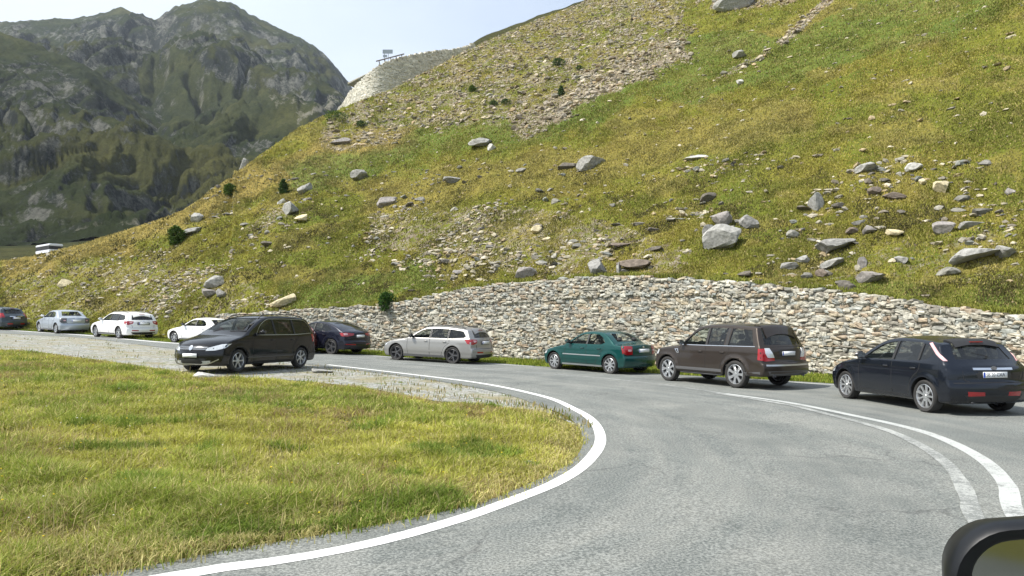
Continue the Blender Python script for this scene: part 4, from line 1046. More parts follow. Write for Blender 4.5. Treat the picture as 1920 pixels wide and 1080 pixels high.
SPEC = {
 'hatch': dict(L=4.34, Wh=.915, WB=2.64, FO=.87, R=.32, belt=(.96, 1.0), tum=.40,
   prof=[(.30,.19),(.12,.2),(.03,.29),(0,.45),(.03,.60),(.12,.72),(.30,.81),(.7,.92),(1.1,.985),(1.25,1.02),(1.65,1.26),(2.0,1.42),(2.35,1.485),(2.7,1.50),(3.2,1.475),(3.62,1.43),(3.80,1.39),(3.84,1.34),(3.98,1.18),(4.17,1.0),(4.24,.95),(4.28,.85),(4.29,.66),(4.34,.60),(4.34,.42),(4.25,.25),(4.0,.22)],
   side=[('glass',[(1.55,.985),(2.5,.995),(2.5,1.375),(2.32,1.36),(2.05,1.29),(1.78,1.14)]),('tint',[(2.58,.995),(3.28,1.01),(3.28,1.365),(2.58,1.385)]),('tint',[(3.34,1.015),(3.55,1.06),(3.72,1.18),(3.62,1.28),(3.34,1.35)])],
   ws=[(-.64,1.07),(.64,1.07),(.52,1.40),(-.52,1.40)], rw=[(-.60,1.07),(.60,1.07),(.51,1.36),(-.51,1.36)], rtint='tint',
   cav=[(1.2,.40),(1.25,.93),(1.75,1.25),(2.1,1.38),(2.7,1.43),(3.3,1.40),(3.68,1.33),(3.9,1.15),(4.06,.96),(4.1,.40)]),
 'estate': dict(L=4.66, Wh=.90, WB=2.68, FO=.93, R=.325, belt=(.93, .965), tum=.38,
   prof=[(.30,.19),(.12,.2),(.02,.3),(0,.45),(.03,.6),(.12,.7),(.35,.80),(.8,.885),(1.15,.94),(1.32,.97),(1.75,1.22),(2.1,1.38),(2.45,1.445),(2.9,1.46),(3.5,1.44),(4.05,1.39),(4.25,1.36),(4.31,1.30),(4.42,1.15),(4.53,.98),(4.58,.85),(4.59,.64),(4.66,.57),(4.66,.42),(4.56,.25),(4.3,.22)],
   side=[('glass',[(1.65,.955),(2.5,.965),(2.5,1.335),(2.3,1.32),(2.05,1.24),(1.82,1.09)]),('tint',[(2.58,.965),(3.33,.97),(3.33,1.335),(2.58,1.345)]),('tint',[(3.40,.97),(4.08,1.02),(4.16,1.08),(4.0,1.27),(3.40,1.33)])],
   ws=[(-.62,1.03),(.62,1.03),(.50,1.35),(-.50,1.35)], rw=[(-.58,1.03),(.58,1.03),(.50,1.30),(-.50,1.30)], rtint='tint',
   cav=[(1.3,.4),(1.35,.9),(1.8,1.19),(2.15,1.33),(2.5,1.39),(3.5,1.385),(4.15,1.31),(4.3,1.1),(4.42,.9),(4.45,.4)]),
 'suv': dict(L=4.79, Wh=.97, WB=2.745, FO=.88, R=.385, belt=(1.13, 1.15), tum=.30,
   prof=[(.30,.34),(.10,.35),(.02,.44),(0,.6),(.02,.82),(.07,.96),(.2,1.04),(.7,1.11),(1.1,1.14),(1.3,1.17),(1.65,1.47),(1.95,1.70),(2.25,1.775),(2.7,1.805),(3.4,1.80),(4.05,1.77),(4.30,1.74),(4.34,1.67),(4.45,1.45),(4.60,1.19),(4.66,1.08),(4.69,.80),(4.78,.73),(4.79,.50),(4.68,.38),(4.4,.36)],
   side=[('glass',[(1.52,1.175),(2.46,1.175),(2.48,1.665),(2.25,1.65),(2.02,1.56),(1.75,1.36)]),('tint',[(2.55,1.175),(3.18,1.175),(3.24,1.665),(2.56,1.67)]),('tint',[(3.34,1.175),(4.24,1.20),(4.10,1.62),(3.40,1.66)])],
   ws=[(-.68,1.23),(.68,1.23),(.57,1.67),(-.57,1.67)], rw=[(-.72,1.22),(.72,1.22),(.62,1.68),(-.62,1.68)], rtint='tint',
   cav=[(1.3,.5),(1.35,1.1),(1.75,1.47),(2.0,1.65),(2.3,1.72),(3.4,1.75),(4.15,1.69),(4.35,1.45),(4.5,1.15),(4.5,.5)]),
 'sedan': dict(L=4.25, Wh=.85, WB=2.61, FO=.83, R=.305, belt=(.93, .95), tum=.42,
   prof=[(.30,.19),(.12,.2),(.02,.3),(0,.42),(.02,.56),(.1,.66),(.3,.745),(.7,.84),(1.1,.91),(1.25,.94),(1.6,1.16),(1.95,1.345),(2.2,1.40),(2.6,1.415),(2.95,1.39),(3.2,1.31),(3.5,1.13),(3.68,1.02),(3.82,.995),(4.1,.975),(4.17,.93),(4.20,.8),(4.2,.62),(4.25,.56),(4.25,.4),(4.15,.24),(3.9,.21)],
   side=[('glass',[(1.55,.945),(2.36,.95),(2.36,1.29),(2.1,1.27),(1.88,1.18)]),('glass',[(2.44,.95),(3.05,.955),(3.2,1.02),(3.06,1.18),(2.85,1.28),(2.44,1.30)])],
   ws=[(-.58,1.01),(.58,1.01),(.47,1.31),(-.47,1.31)], rw=[(-.55,1.06),(.55,1.06),(.45,1.31),(-.45,1.31)], rtint='glass',
   cav=[(1.22,.4),(1.28,.87),(1.65,1.12),(2.0,1.3),(2.6,1.36),(3.0,1.32),(3.15,1.26),(3.45,1.08),(3.6,.9),(3.6,.4)]),
 'mpv': dict(L=4.85, Wh=.95, WB=2.92, FO=.95, R=.335, belt=(1.07, 1.11), tum=.34,
   prof=[(.30,.2),(.12,.21),(.02,.3),(0,.48),(.02,.66),(.1,.80),(.35,.94),(.8,1.05),(1.0,1.09),(1.2,1.18),(1.7,1.46),(2.1,1.62),(2.5,1.70),(3.1,1.72),(3.9,1.70),(4.45,1.64),(4.58,1.52),(4.68,1.3),(4.76,1.1),(4.78,1.0),(4.8,.62),(4.85,.56),(4.85,.4),(4.75,.25),(4.5,.22)],
   side=[('tint',[(1.78,1.10),(2.58,1.10),(2.58,1.56),(2.35,1.53),(2.0,1.35)]),('tint',[(2.66,1.10),(3.53,1.11),(3.53,1.57),(2.66,1.57)]),('tint',[(3.60,1.11),(4.45,1.15),(4.42,1.33),(4.2,1.53),(3.60,1.57)])],
   ws=[(-.68,1.23),(.68,1.23),(.56,1.60),(-.56,1.60)], rw=[(-.60,1.16),(.60,1.16),(.54,1.50),(-.54,1.50)], rtint='tint',
   cav=[(1.15,.4),(1.2,1.08),(1.7,1.40),(2.1,1.56),(2.6,1.64),(3.9,1.64),(4.38,1.56),(4.55,1.3),(4.65,1.0),(4.68,.4)]),
 'liftback': dict(L=4.66, Wh=.925, WB=2.75, FO=.9, R=.35, belt=(1.0, 1.05), tum=.42,
   prof=[(.30,.21),(.12,.22),(.02,.32),(0,.48),(.03,.64),(.12,.75),(.35,.85),(.8,.94),(1.15,.99),(1.3,1.02),(1.75,1.28),(2.1,1.44),(2.5,1.51),(2.9,1.51),(3.3,1.46),(3.8,1.32),(4.2,1.17),(4.45,1.08),(4.55,1.0),(4.6,.82),(4.6,.66),(4.66,.59),(4.66,.42),(4.56,.27),(4.3,.24)],
   side=[('tint',[(1.65,1.02),(2.46,1.03),(2.46,1.40),(2.2,1.37),(1.9,1.23)]),('tint',[(2.54,1.03),(3.3,1.05),(3.62,1.13),(3.4,1.27),(3.1,1.37),(2.54,1.40)])],
   ws=[(-.62,1.09),(.62,1.09),(.49,1.41),(-.49,1.41)], rw=[(-.56,1.19),(.56,1.19),(.48,1.41),(-.48,1.41)], rtint='tint',
   cav=[(1.3,.4),(1.35,.95),(1.8,1.25),(2.15,1.38),(2.6,1.45),(2.9,1.45),(3.3,1.39),(3.8,1.24),(4.1,1.12),(4.3,.85),(4.3,.4)]),
}

def closed_profile(S):
    P = smooth_path(S['prof'], 0.045)
    a, b = P[-1], P[0]; n = int(abs(a[0] - b[0]) / 0.10)
    z0, z1 = a[1], b[1]
    U_ = np.stack([np.linspace(a[0], b[0], n)[1:-1], np.linspace(z0, z1, n)[1:-1]], 1)
    return P, U_

def cdt_fill(poly, step, holes=None):
    """poly (n,2) -> vertices (first n are the outline) and triangles"""
    poly = np.asarray(poly, float); n = len(poly)
    x0, y0 = poly.min(0); x1, y1 = poly.max(0)
    gx, gy = np.meshgrid(np.arange(x0 + step * .5, x1, step), np.arange(y0 + step * .5, y1, step * .87), indexing='ij')
    gx = gx + (np.arange(gx.shape[1]) % 2)[None, :] * step * .5
    gx = gx.ravel(); gy = gy.ravel(); ok = inpoly(gx, gy, poly)
    gx, gy = gx[ok], gy[ok]
    if len(gx):
        dm = np.full(len(gx), 9.0)
        for k in range(n):
            a, b = poly[k], poly[(k + 1) % n]; L2 = ((b - a) ** 2).sum() + 1e-12
            t = np.clip(((gx - a[0]) * (b[0] - a[0]) + (gy - a[1]) * (b[1] - a[1])) / L2, 0, 1)
            dm = np.minimum(dm, np.hypot(gx - a[0] - t * (b[0] - a[0]), gy - a[1] - t * (b[1] - a[1])))
        gx, gy = gx[dm > step * .4], gy[dm > step * .4]
    C = [Vector(p) for p in poly] + [Vector((a, b)) for a, b in zip(gx, gy)]
    r = delaunay_2d_cdt(C, [(k, (k + 1) % n) for k in range(n)], [], 1, 1e-7)
    V = np.array([v[:] for v in r[0]]); F = [tuple(f) for f in r[2]]
    # keep outline order
    mp_ = [None] * len(V)
    for k, o in enumerate(r[3]): mp_[k] = min(o) if len(o) else None
    return V, F, mp_

class Car:
    def __init__(s, kind, name, label, cat, pos, yaw, body, group, **kw):
        s.S = S = SPEC[kind]; s.kind = kind; s.body_m = body; s.kw = kw
        s.off = S['FO'] + S['WB'] / 2                    # local x = off - f
        s.root = empty(name, pos, yaw); tag(s.root, label, cat, group)
    def hw(s, f, z, inset=0.0):
        S = s.S; L_ = S['L']
        pl = 1 - 0.11 * np.clip((1.0 - f) / 1.0, 0, 1) ** 2 - 0.07 * np.clip((f - (L_ - .9)) / .9, 0, 1) ** 2
        b = np.interp(f, [.5, L_ - .5], S['belt'])
        low = 1 - .055 * np.clip((.5 - z) / .3, 0, 1.3) ** 2
        mid = 1 - .040 * np.clip((z - .5) / (b - .5), 0, 1) ** 2.2
        y = S['Wh'] * pl * low * mid - S['tum'] * np.maximum(z - b, 0) * (1 + 0.25 * np.maximum(z - b, 0)) - 0.012 * sstep(0, .02, z - b)
        # crease and sill
        y = y - 0.012 * np.exp(-((z - .36) / .05) ** 2) + 0.008 * np.exp(-((z - (b - .13)) / .035) ** 2)
        for ax in (S['FO'], S['FO'] + S['WB']):
            r = np.hypot(f - ax, z - S['R']); y = y + s.kw.get('flare', .012) * np.exp(-((r - S['R'] - .085) / .035) ** 2) * (z < b)
        return y - inset
    def shift(s, f):
        L_ = s.S['L']
        return .30 * np.clip(1 - f / 1.9, 0, 1) ** 1.8 - .17 * np.clip((f - (L_ - 1.3)) / 1.3, 0, 1) ** 2 + .07 * np.exp(-((f - 1.7) / .6) ** 2)
    def solid(s):
        S = s.S; P, U_ = closed_profile(S); PR = np.concatenate([P, U_]); n = len(PR)
        nx = np.roll(PR, -1, 0) - np.roll(PR, 1, 0); nx /= np.linalg.norm(nx, axis=1)[:, None]
        Nn = np.stack([-nx[:, 1], nx[:, 0]], 1)
        c = PR.mean(0)
        if ((c - PR) * Nn).sum() < 0: Nn = -Nn
        q = np.linspace(0, 1, 9) ** .85; r = .045
        cols = [(k, 0.0) for k in q] + [(1.0, t) for t in np.linspace(0, math.pi / 2, 5)[1:]]
        rows = []
        for qq, th in cols:
            f = PR[:, 0] + s.shift(PR[:, 0]) * qq ** 2.4
            z = PR[:, 1] - .045 * qq ** 2 * sstep(.55, .85, PR[:, 1])
            ins = r * (1 - math.cos(th)); f = f + Nn[:, 0] * ins; z = z + Nn[:, 1] * ins
            h = s.hw(f, z); y = qq * (h - r) + r * math.sin(th)
            rows.append(np.stack([f, y, z], 1))
        m = len(rows)
        full = [np.stack([R_[:, 0], -R_[:, 1], R_[:, 2]], 1) for R_ in rows[:0:-1]] + rows
        M_ = len(full); V = np.concatenate(full); F = []
        for a in range(M_ - 1):
            for k in range(n):
                k2 = (k + 1) % n; F.append((a * n + k, a * n + k2, (a + 1) * n + k2, (a + 1) * n + k))
        for sg, ring in ((-1, 0), (1, M_ - 1)):
            poly = full[ring][:, [0, 2]]
            V2, F2, mp_ = cdt_fill(poly, .055)
            idx = []; extra = []
            for k in range(len(V2)):
                if mp_[k] is not None and mp_[k] < n: idx.append(ring * n + mp_[k])
                else:
                    idx.append(len(V) + len(extra)); extra.append((V2[k, 0], sg * float(s.hw(V2[k, 0], V2[k, 1])), V2[k, 1]))
            if extra: V = np.concatenate([V, np.array(extra)])
            for f_ in F2: F.append(tuple(idx[i] for i in f_))
        V = V.copy(); V[:, 0] = s.off - V[:, 0]
        return V, F
    def prism(s, poly, fun):
        """closed prism whose two caps are given by fun(a, b, sign)"""
        V2, F2, _ = cdt_fill(poly, .09); n = len(V2)
        V = [fun(a, b, -1) for a, b in V2] + [fun(a, b, 1) for a, b in V2]
        F = list(F2) + [tuple(i + n for i in f[::-1]) for f in F2]
        cnt = {}
        for f in F2:
            for a, b in zip(f, f[1:] + f[:1]): cnt[(a, b)] = 1
        for (a, b) in list(cnt):
            if (b, a) not in cnt: F.append((b, a, a + n, b + n))
        return V, F
    def build(s):
        S = s.S; V, F = s.solid()
        bm = bmesh.new(); vs = [bm.verts.new(v) for v in V]
        for f in F:
            try: bm.faces.new([vs[i] for i in f])
            except ValueError: pass
        bmesh.ops.recalc_face_normals(bm, faces=bm.faces)
        bm.normal_update(); s.bvh = BVHTree.FromBMesh(bm)
        me = bpy.data.meshes.new('body'); bm.to_mesh(me); bm.free()
        o = link('body', me, [s.body_m], s.root)
        me.polygons.foreach_set('use_smooth', [True] * len(me.polygons))
        cutters = []
        def cutter(parts, m):
            Vc = []; Fc = []
            for v, f in parts:
                k = len(Vc); Vc += [tuple(x) for x in v]; Fc += [tuple(i + k for i in q) for q in f]
            c = mk('cut', Vc, Fc, m); b2 = bmesh.new(); b2.from_mesh(c.data); bmesh.ops.recalc_face_normals(b2, faces=b2.faces); b2.to_mesh(c.data); b2.free()
            md = o.modifiers.new('b', 'BOOLEAN'); md.object = c; md.operation = 'DIFFERENCE'; md.solver = 'EXACT'
            try: md.material_mode = 'TRANSFER'
            except Exception: pass
            c.parent = s.root
            cutters.append(c)
        off = s.off
        cutter([s.prism(S['cav'], lambda f, z, sg: (off - f, sg * float(s.hw(f, z, .06 + .17 * sstep(S['L'] - .95, S['L'] - .45, f))), z))], CM['cabin'])
        arches = []
        for ax in (S['FO'], S['FO'] + S['WB']):
            ra = S['R'] + .05
            circ = [(ax + ra * math.cos(t), S['R'] + .01 + ra * math.sin(t)) for t in np.linspace(0, 2 * math.pi, 33)[:-1]]
            for sg in (-1, 1):
                n = 32
                Vc = [(off - a, sg * (S['Wh'] - .30), z) for a, z in circ] + [(off - a, sg * (S['Wh'] + .2), z) for a, z in circ]
                Fc = [tuple(range(n)), tuple(range(2 * n - 1, n - 1, -1))] + [(k, (k + 1) % n, (k + 1) % n + n, k + n) for k in range(n)]
                arches.append((Vc, Fc))
        cutter(arches, CM['black'])
        cutter([s.prism(w[1], lambda f, z, sg: (off - f, sg * 1.3, z)) for w in S['side']], CM['gap'])
        fm = S['FO'] + 1.35
        scr = []
        scr.append(s.prism(S['ws'], lambda y, z, sg: (off - (fm if sg < 0 else .2), y, z)))
        scr.append(s.prism(S['rw'], lambda y, z, sg: (off - (fm + .5 if sg < 0 else S['L'] + .5), y, z)))
        cutter(scr, CM['gap'])
        bpy.context.view_layer.update()
        dg = bpy.context.evaluated_depsgraph_get()
        me2 = bpy.data.meshes.new_from_object(o.evaluated_get(dg)); 
        o.modifiers.clear(); o.data = me2
        for c in cutters: bpy.data.objects.remove(c)
        me2.polygons.foreach_set('use_smooth', [True] * len(me2.polygons)); me2.set_sharp_from_angle(angle=math.radians(32))
        s.body = o
        for k, (g, w) in enumerate(S['side']):
            for sg in (-1, 1):
                s.patch('side_window', w, 'side', sg, CM[g], off=-.012, skirt=0)
        s.patch('windscreen', S['ws'], 'front', 1, CM['glass'], off=-.012, skirt=0)
        s.patch('rear_window', S['rw'], 'rear', 1, CM[S['rtint']], off=-.012, skirt=0)
        # pillar covers between the side panes
        for a, b in zip(S['side'][:-1], S['side'][1:]):
            A = a[1]; B = b[1]; x0 = max(p[0] for p in A) + .004; x1 = min(p[0] for p in B) - .004
            zt = min(max(p[1] for p in A if p[0] > x0 - .12), max(p[1] for p in B if p[0] < x1 + .12)); zb = max(min(p[1] for p in A), min(p[1] for p in B))
            for sg in (-1, 1): s.patch('pillar_cover', [(x0, zb), (x1, zb), (x1, zt), (x0, zt)], 'side', sg, CM['black'], off=.002)
        s.wheels(); s.interior(); s.details()
        return s
    def ray(s, o, d):
        h = s.bvh.ray_cast(Vector(o), Vector(d))
        if h[0] is None:
            h = s.bvh.find_nearest(Vector(o) + Vector(d) * 3.0)
        n = h[1]
        if n.dot(Vector(d)) > 0: n = -n
        return h[0], n
    def patch(s, name, poly, view, sg, m, off=.004, skirt=.014, step=.07, parent=None):
        poly = np.array(poly, float)
        # resample the outline
        Q = []
        for k in range(len(poly)):
            a, b = poly[k], poly[(k + 1) % len(poly)]; n = max(1, int(np.hypot(*(b - a)) / step + .5))
            for t in range(n): Q.append(a + (b - a) * t / n)
        Q = np.array(Q)
        V2, F2, mp_ = cdt_fill(Q, step)
        W = []; Nn = []
        r2 = math.sqrt(.5); S = s.S
        for a, b in V2:
            if view == 'side': o, d = (s.off - a, sg * 3, b), (0, -sg, 0)
            elif view == 'front': o, d = (s.off + 3, a, b), (-1, 0, 0)
            elif view == 'rear': o, d = (s.off - S['L'] - 3, a, b), (1, 0, 0)
            elif view == 'top': o, d = (s.off - a, sg * b, 4), (0, 0, -1)
            elif view == 'rc':      # rear corner: a runs round the corner, a>0 toward the side
                cx, cy = s.off - S['L'], sg * S['Wh']; ex, ey = r2, sg * r2
                o, d = (cx + a * ex - 3 * r2, cy + a * ey + 3 * sg * r2, b), (r2, -sg * r2, 0)
            elif view == 'fc':
                cx, cy = s.off, sg * S['Wh']; ex, ey = -r2, sg * r2
                o, d = (cx + a * ex + 3 * r2, cy + a * ey + 3 * sg * r2, b), (-r2, -sg * r2, 0)
            h, n = s.ray(o, d); W.append(h + n * off); Nn.append(n)
        V = [tuple(w) for w in W]; F = [tuple(f) for f in F2]
        if skirt:
            ed = {}
            for f in F2:
                for a, b in zip(f, f[1:] + f[:1]): ed[(a, b)] = 1
            bd = [(a, b) for (a, b) in ed if (b, a) not in ed]; mp2 = {}
            for a, b in bd:
                for q in (a, b):
                    if q not in mp2: mp2[q] = len(V); V.append(tuple(W[q] - Nn[q] * skirt))
                F.append((b, a, mp2[a], mp2[b]))
        o = mk(name, V, F, m, parent or s.root, smooth=True, sharp=40)
        bm = bmesh.new(); bm.from_mesh(o.data); bmesh.ops.recalc_face_normals(bm, faces=bm.faces)
        # face outward
        bm.normal_update(); bm.verts.ensure_lookup_table(); nv_ = len(Nn)
        t = sum((sum((Nn[q.index] for q in f.verts if q.index < nv_), Vector()).dot(f.normal) * f.calc_area() for f in bm.faces), 0.0)
        if t < 0: bmesh.ops.reverse_faces(bm, faces=bm.faces)
        bm.to_mesh(o.data); bm.free(); return o
    def seam(s, pts, sg, view='side', w=.007, name='panel_gap', m=None, off=.0015):
        P = smooth_path(pts, .07) if len(pts) > 2 else np.array(pts, float)
        T = np.gradient(P, axis=0); T /= np.linalg.norm(T, axis=1)[:, None]; Nn = np.stack([-T[:, 1], T[:, 0]], 1)
        poly = np.concatenate([P + Nn * w, (P - Nn * w)[::-1]])
        return s.patch(name, poly, view, sg, m or CM['gap'], off=off, skirt=.006, step=.1)
    def lathe(s, prof, n=40):
        V = []; F = []
        for a in range(n):
            t = 2 * math.pi * a / n
            for (r, y) in prof: V.append((r * math.cos(t), y, r * math.sin(t)))
        m = len(prof)
        for a in range(n):
            for k in range(m - 1): F.append((a * m + k, a * m + k + 1, ((a + 1) % n) * m + k + 1, ((a + 1) % n) * m + k))
        return V, F
    def wheels(s):
        S = s.S; R = S['R']; kw = s.kw; rr = R * kw.get('rimf', .70); w = .105; steer = kw.get('steer', 0)
        for ax in (0, 1):
            for sg in (-1, 1):
                x = S['WB'] / 2 * (1 - 2 * ax); yy = sg * (S['Wh'] - .115 - (0.02 if ax == 0 else 0.0))
                V, F = s.lathe([(rr, -w * .8), (rr + .01, -w * .95), (R * .93, -w), (R * .985, -w * .8), (R, -w * .5), (R, w * .5), (R * .985, w * .8), (R * .93, w), (rr + .012, w * .95), (rr, w * .8)], 44)
                t = mk('wheel', V, F, CM['rubber'], s.root, smooth=True, sharp=50); t.location = (x, yy, R); t.rotation_euler = (0, 0, (math.radians(steer) if ax == 0 else 0))
                V, F = s.lathe([(rr * 1.01, w * .85), (rr * .97, w * .9), (rr * .93, w * .7), (rr * .90, w * .1), (rr * .90, -w * .6)], 40)
                ns = kw.get('spokes', 7); k0 = len(V); st = kw.get('spokew', .17)
                hubv, hubf = s.lathe([(.001, w * .78), (rr * .14, w * .78), (rr * .20, w * .62), (rr * .20, w * .2)], 20)
                F += [tuple(i + k0 for i in f) for f in hubf]; V += hubv
                for k in range(ns):
                    a0 = 2 * math.pi * (k + .5 * ax) / ns; k0 = len(V)
                    for (r, hw_, yf, yb) in ((rr * .12, rr * st * .9, w * .72, w * .4), (rr * .55, rr * st * .62, w * .74, w * .5), (rr * .93, rr * st * 1.05, w * .80, w * .5)):
                        for (tt, y_) in ((-hw_, yb), (-hw_ * .7, yf), (hw_ * .7, yf), (hw_, yb)):
                            V.append((r * math.cos(a0) - tt * math.sin(a0), y_, r * math.sin(a0) + tt * math.cos(a0)))
                    for q in range(2):
                        for j in range(3): F.append((k0 + q * 4 + j, k0 + q * 4 + j + 1, k0 + q * 4 + j + 5, k0 + q * 4 + j + 4))
                V = [(a, b * sg, c) for a, b, c in V]
                bmr = mk('rim', V, F, CM[kw.get('rim', 'rim')], t, smooth=True, sharp=30)
                bm = bmesh.new(); bm.from_mesh(bmr.data); bmesh.ops.recalc_face_normals(bm, faces=bm.faces); bm.to_mesh(bmr.data); bm.free()
                V, F = s.lathe([(.001, w * .05), (rr * .9, w * .0)], 32); V = [(a, b * sg, c) for a, b, c in V]
                mk('brake_disc', V, F, CM['disc'], t)  # plain dark disc filling the wheel behind the spokes
    def box(s, name, b, m, bev=.02, parent=None, seg=2):
        o = boxes(name, [b], m, parent or s.root)
        bm = bmesh.new(); bm.from_mesh(o.data); bmesh.ops.bevel(bm, geom=bm.edges[:], offset=bev, segments=seg, affect='EDGES', clamp_overlap=True); bm.to_mesh(o.data); bm.free()
        o.data.polygons.foreach_set('use_smooth', [True] * len(o.data.polygons)); return o
    def interior(s):
        S = s.S; H = max(p[1] for p in S['prof']); zs = S['R'] + .12 + (.12 if s.kind == 'suv' else .06 if s.kind == 'mpv' else 0)
        for sg in (-1, 1):
            x = -.02
            s.box('seat', (x, sg * .37, zs + .1, .5, .48, .2), CM['seat'], .06); b = s.box('seat_back', (x - .30, sg * .37, zs + .42, .16, .46, .58), CM['seat'], .06); b.rotation_euler = (0, math.radians(-8), 0)
            s.box('headrest', (x - .42, sg * .37, zs + .78, .10, .26, .18), CM['seat'], .04)
            s.box('headrest', (x - 1.32, sg * .37, min(zs + .72, H - .3), .09, .24, .15), CM['seat'], .04)
        s.box('rear_seat', (x - 1.2, 0, zs + .38, .18, 1.2, .52), CM['seat'], .06)
        s.box('dashboard', (.82, 0, S['belt'][0] - .12, .34, 1.34, .26), CM['cabin'], .07)
        V, F = s.lathe([(.17, -.012), (.185, 0), (.17, .012), (.155, 0), (.17, -.012)], 24); w = mk('steering_wheel', V, F, CM['black'], s.root, True)
        w.location = (.55, .37, S['belt'][0] - .02); w.rotation_euler = (0, 0, math.radians(90)); w.rotation_euler.rotate(Matrix.Rotation(math.radians(-25), 3, 'Y').to_euler())
    def mirror(s, m):
        S = s.S; f = S['side'][0][1][0][0] + .07; z = S['belt'][0] + .07
        for sg in (-1, 1):
            y = float(s.hw(f, z)); 
            o = s.box('wing_mirror', (0, 0, 0, .13, .22, .15), m, .05, seg=3); o.location = (s.off - f + .02, sg * (y + .14), z + .03); o.rotation_euler = (0, 0, sg * math.radians(-8))
            g = boxes('mirror_glass', [(-.066, 0, .0, .006, .16, .10)], CM['chrome'], o); 
            boxes('mirror_arm', [(.0, -sg * .13, -.04, .05, .12, .04)], CM['black'], o)
    def plate(s, end, z, text='', band=True, y=0.0, w=.52):
        S = s.S; h = .112
        d = (1, 0, 0) if end == 'rear' else (-1, 0, 0); o = (s.off - S['L'] - 3, y, z) if end == 'rear' else (s.off + 3, y, z)
        p, n = s.ray(o, d); sgn = -1 if end == 'rear' else 1
        x = p.x + sgn * .018
        pl = s.box('number_plate', (0, 0, 0, .012, w, h), CM['plate'], .004); pl.location = (x, y, z)
        if band: boxes('plate_band', [(sgn * .0075, -sgn * (w / 2 - .022), 0, .002, .04, h - .012)], CM['blue'], pl)
        if text:
            cu = bpy.data.curves.new('t', 'FONT'); cu.body = text; cu.size = .105; cu.align_x = 'CENTER'; cu.align_y = 'CENTER'; cu.extrude = .0008
            t = bpy.data.objects.new('t', cu); COL.objects.link(t); bpy.context.view_layer.update()
            me = bpy.data.meshes.new_from_object(t.evaluated_get(bpy.context.evaluated_depsgraph_get())); bpy.data.objects.remove(t)
            q = link('plate_lettering', me, CM['ink'], pl); q.location = (sgn * .0082, 0.0, 0); q.rotation_euler = (math.pi / 2, 0, math.radians(90 if end != 'rear' else -90)); q.scale = (.82, .9, 1)
    def handles(s, fs, z, m):
        for f in fs:
            for sg in (-1, 1):
                p, n = s.ray((s.off - f, sg * 3, z), (0, -sg, 0))
                o = s.box('door_handle', (0, 0, 0, .17, .035, .028), m, .011); o.location = (p.x, p.y + sg * .018, z)
    def rails(s, f0, f1, yo, m, h=.045):
        for sg in (-1, 1):
            V = []; F = []; fs = np.linspace(f0, f1, 14)
            for k, f in enumerate(fs):
                p, n = s.ray((s.off - f, sg * yo, 4), (0, 0, -1)); e = min(k, 13 - k); z = p.z + (h if e > 0 else -.01)
                for a, b in ((-.014, -.012), (.014, -.012), (.014, .012), (-.014, .012)): V.append((p.x, p.y + a, z + b))
            for k in range(13):
                for j in range(4): F.append((k * 4 + j, k * 4 + (j + 1) % 4, k * 4 + 4 + (j + 1) % 4, k * 4 + 4 + j))
            mk('roof_rail', V, F, m, s.root)
    def spoiler(s, f, w, m, z, d=.18, t=.035):
        o = s.box('spoiler', (s.off - f, 0, z, d, w, t), m, .015); return o
    def doors(s, fa, fb, fc, z0, zb):
        """gaps of two doors a side"""
        for sg in (-1, 1):
            s.seam([(fa, zb), (fa - .03, zb - .3), (fa + .02, z0)], sg)
            s.seam([(fb, zb + .0), (fb, z0)], sg)
            s.seam([(fc + .08, zb), (fc + .06, zb - .14), (fc - .14, zb - .32), (fc - .28, z0)], sg)
            s.seam([(fa + .02, z0), (fc - .28, z0)], sg)
    def details(s): pass

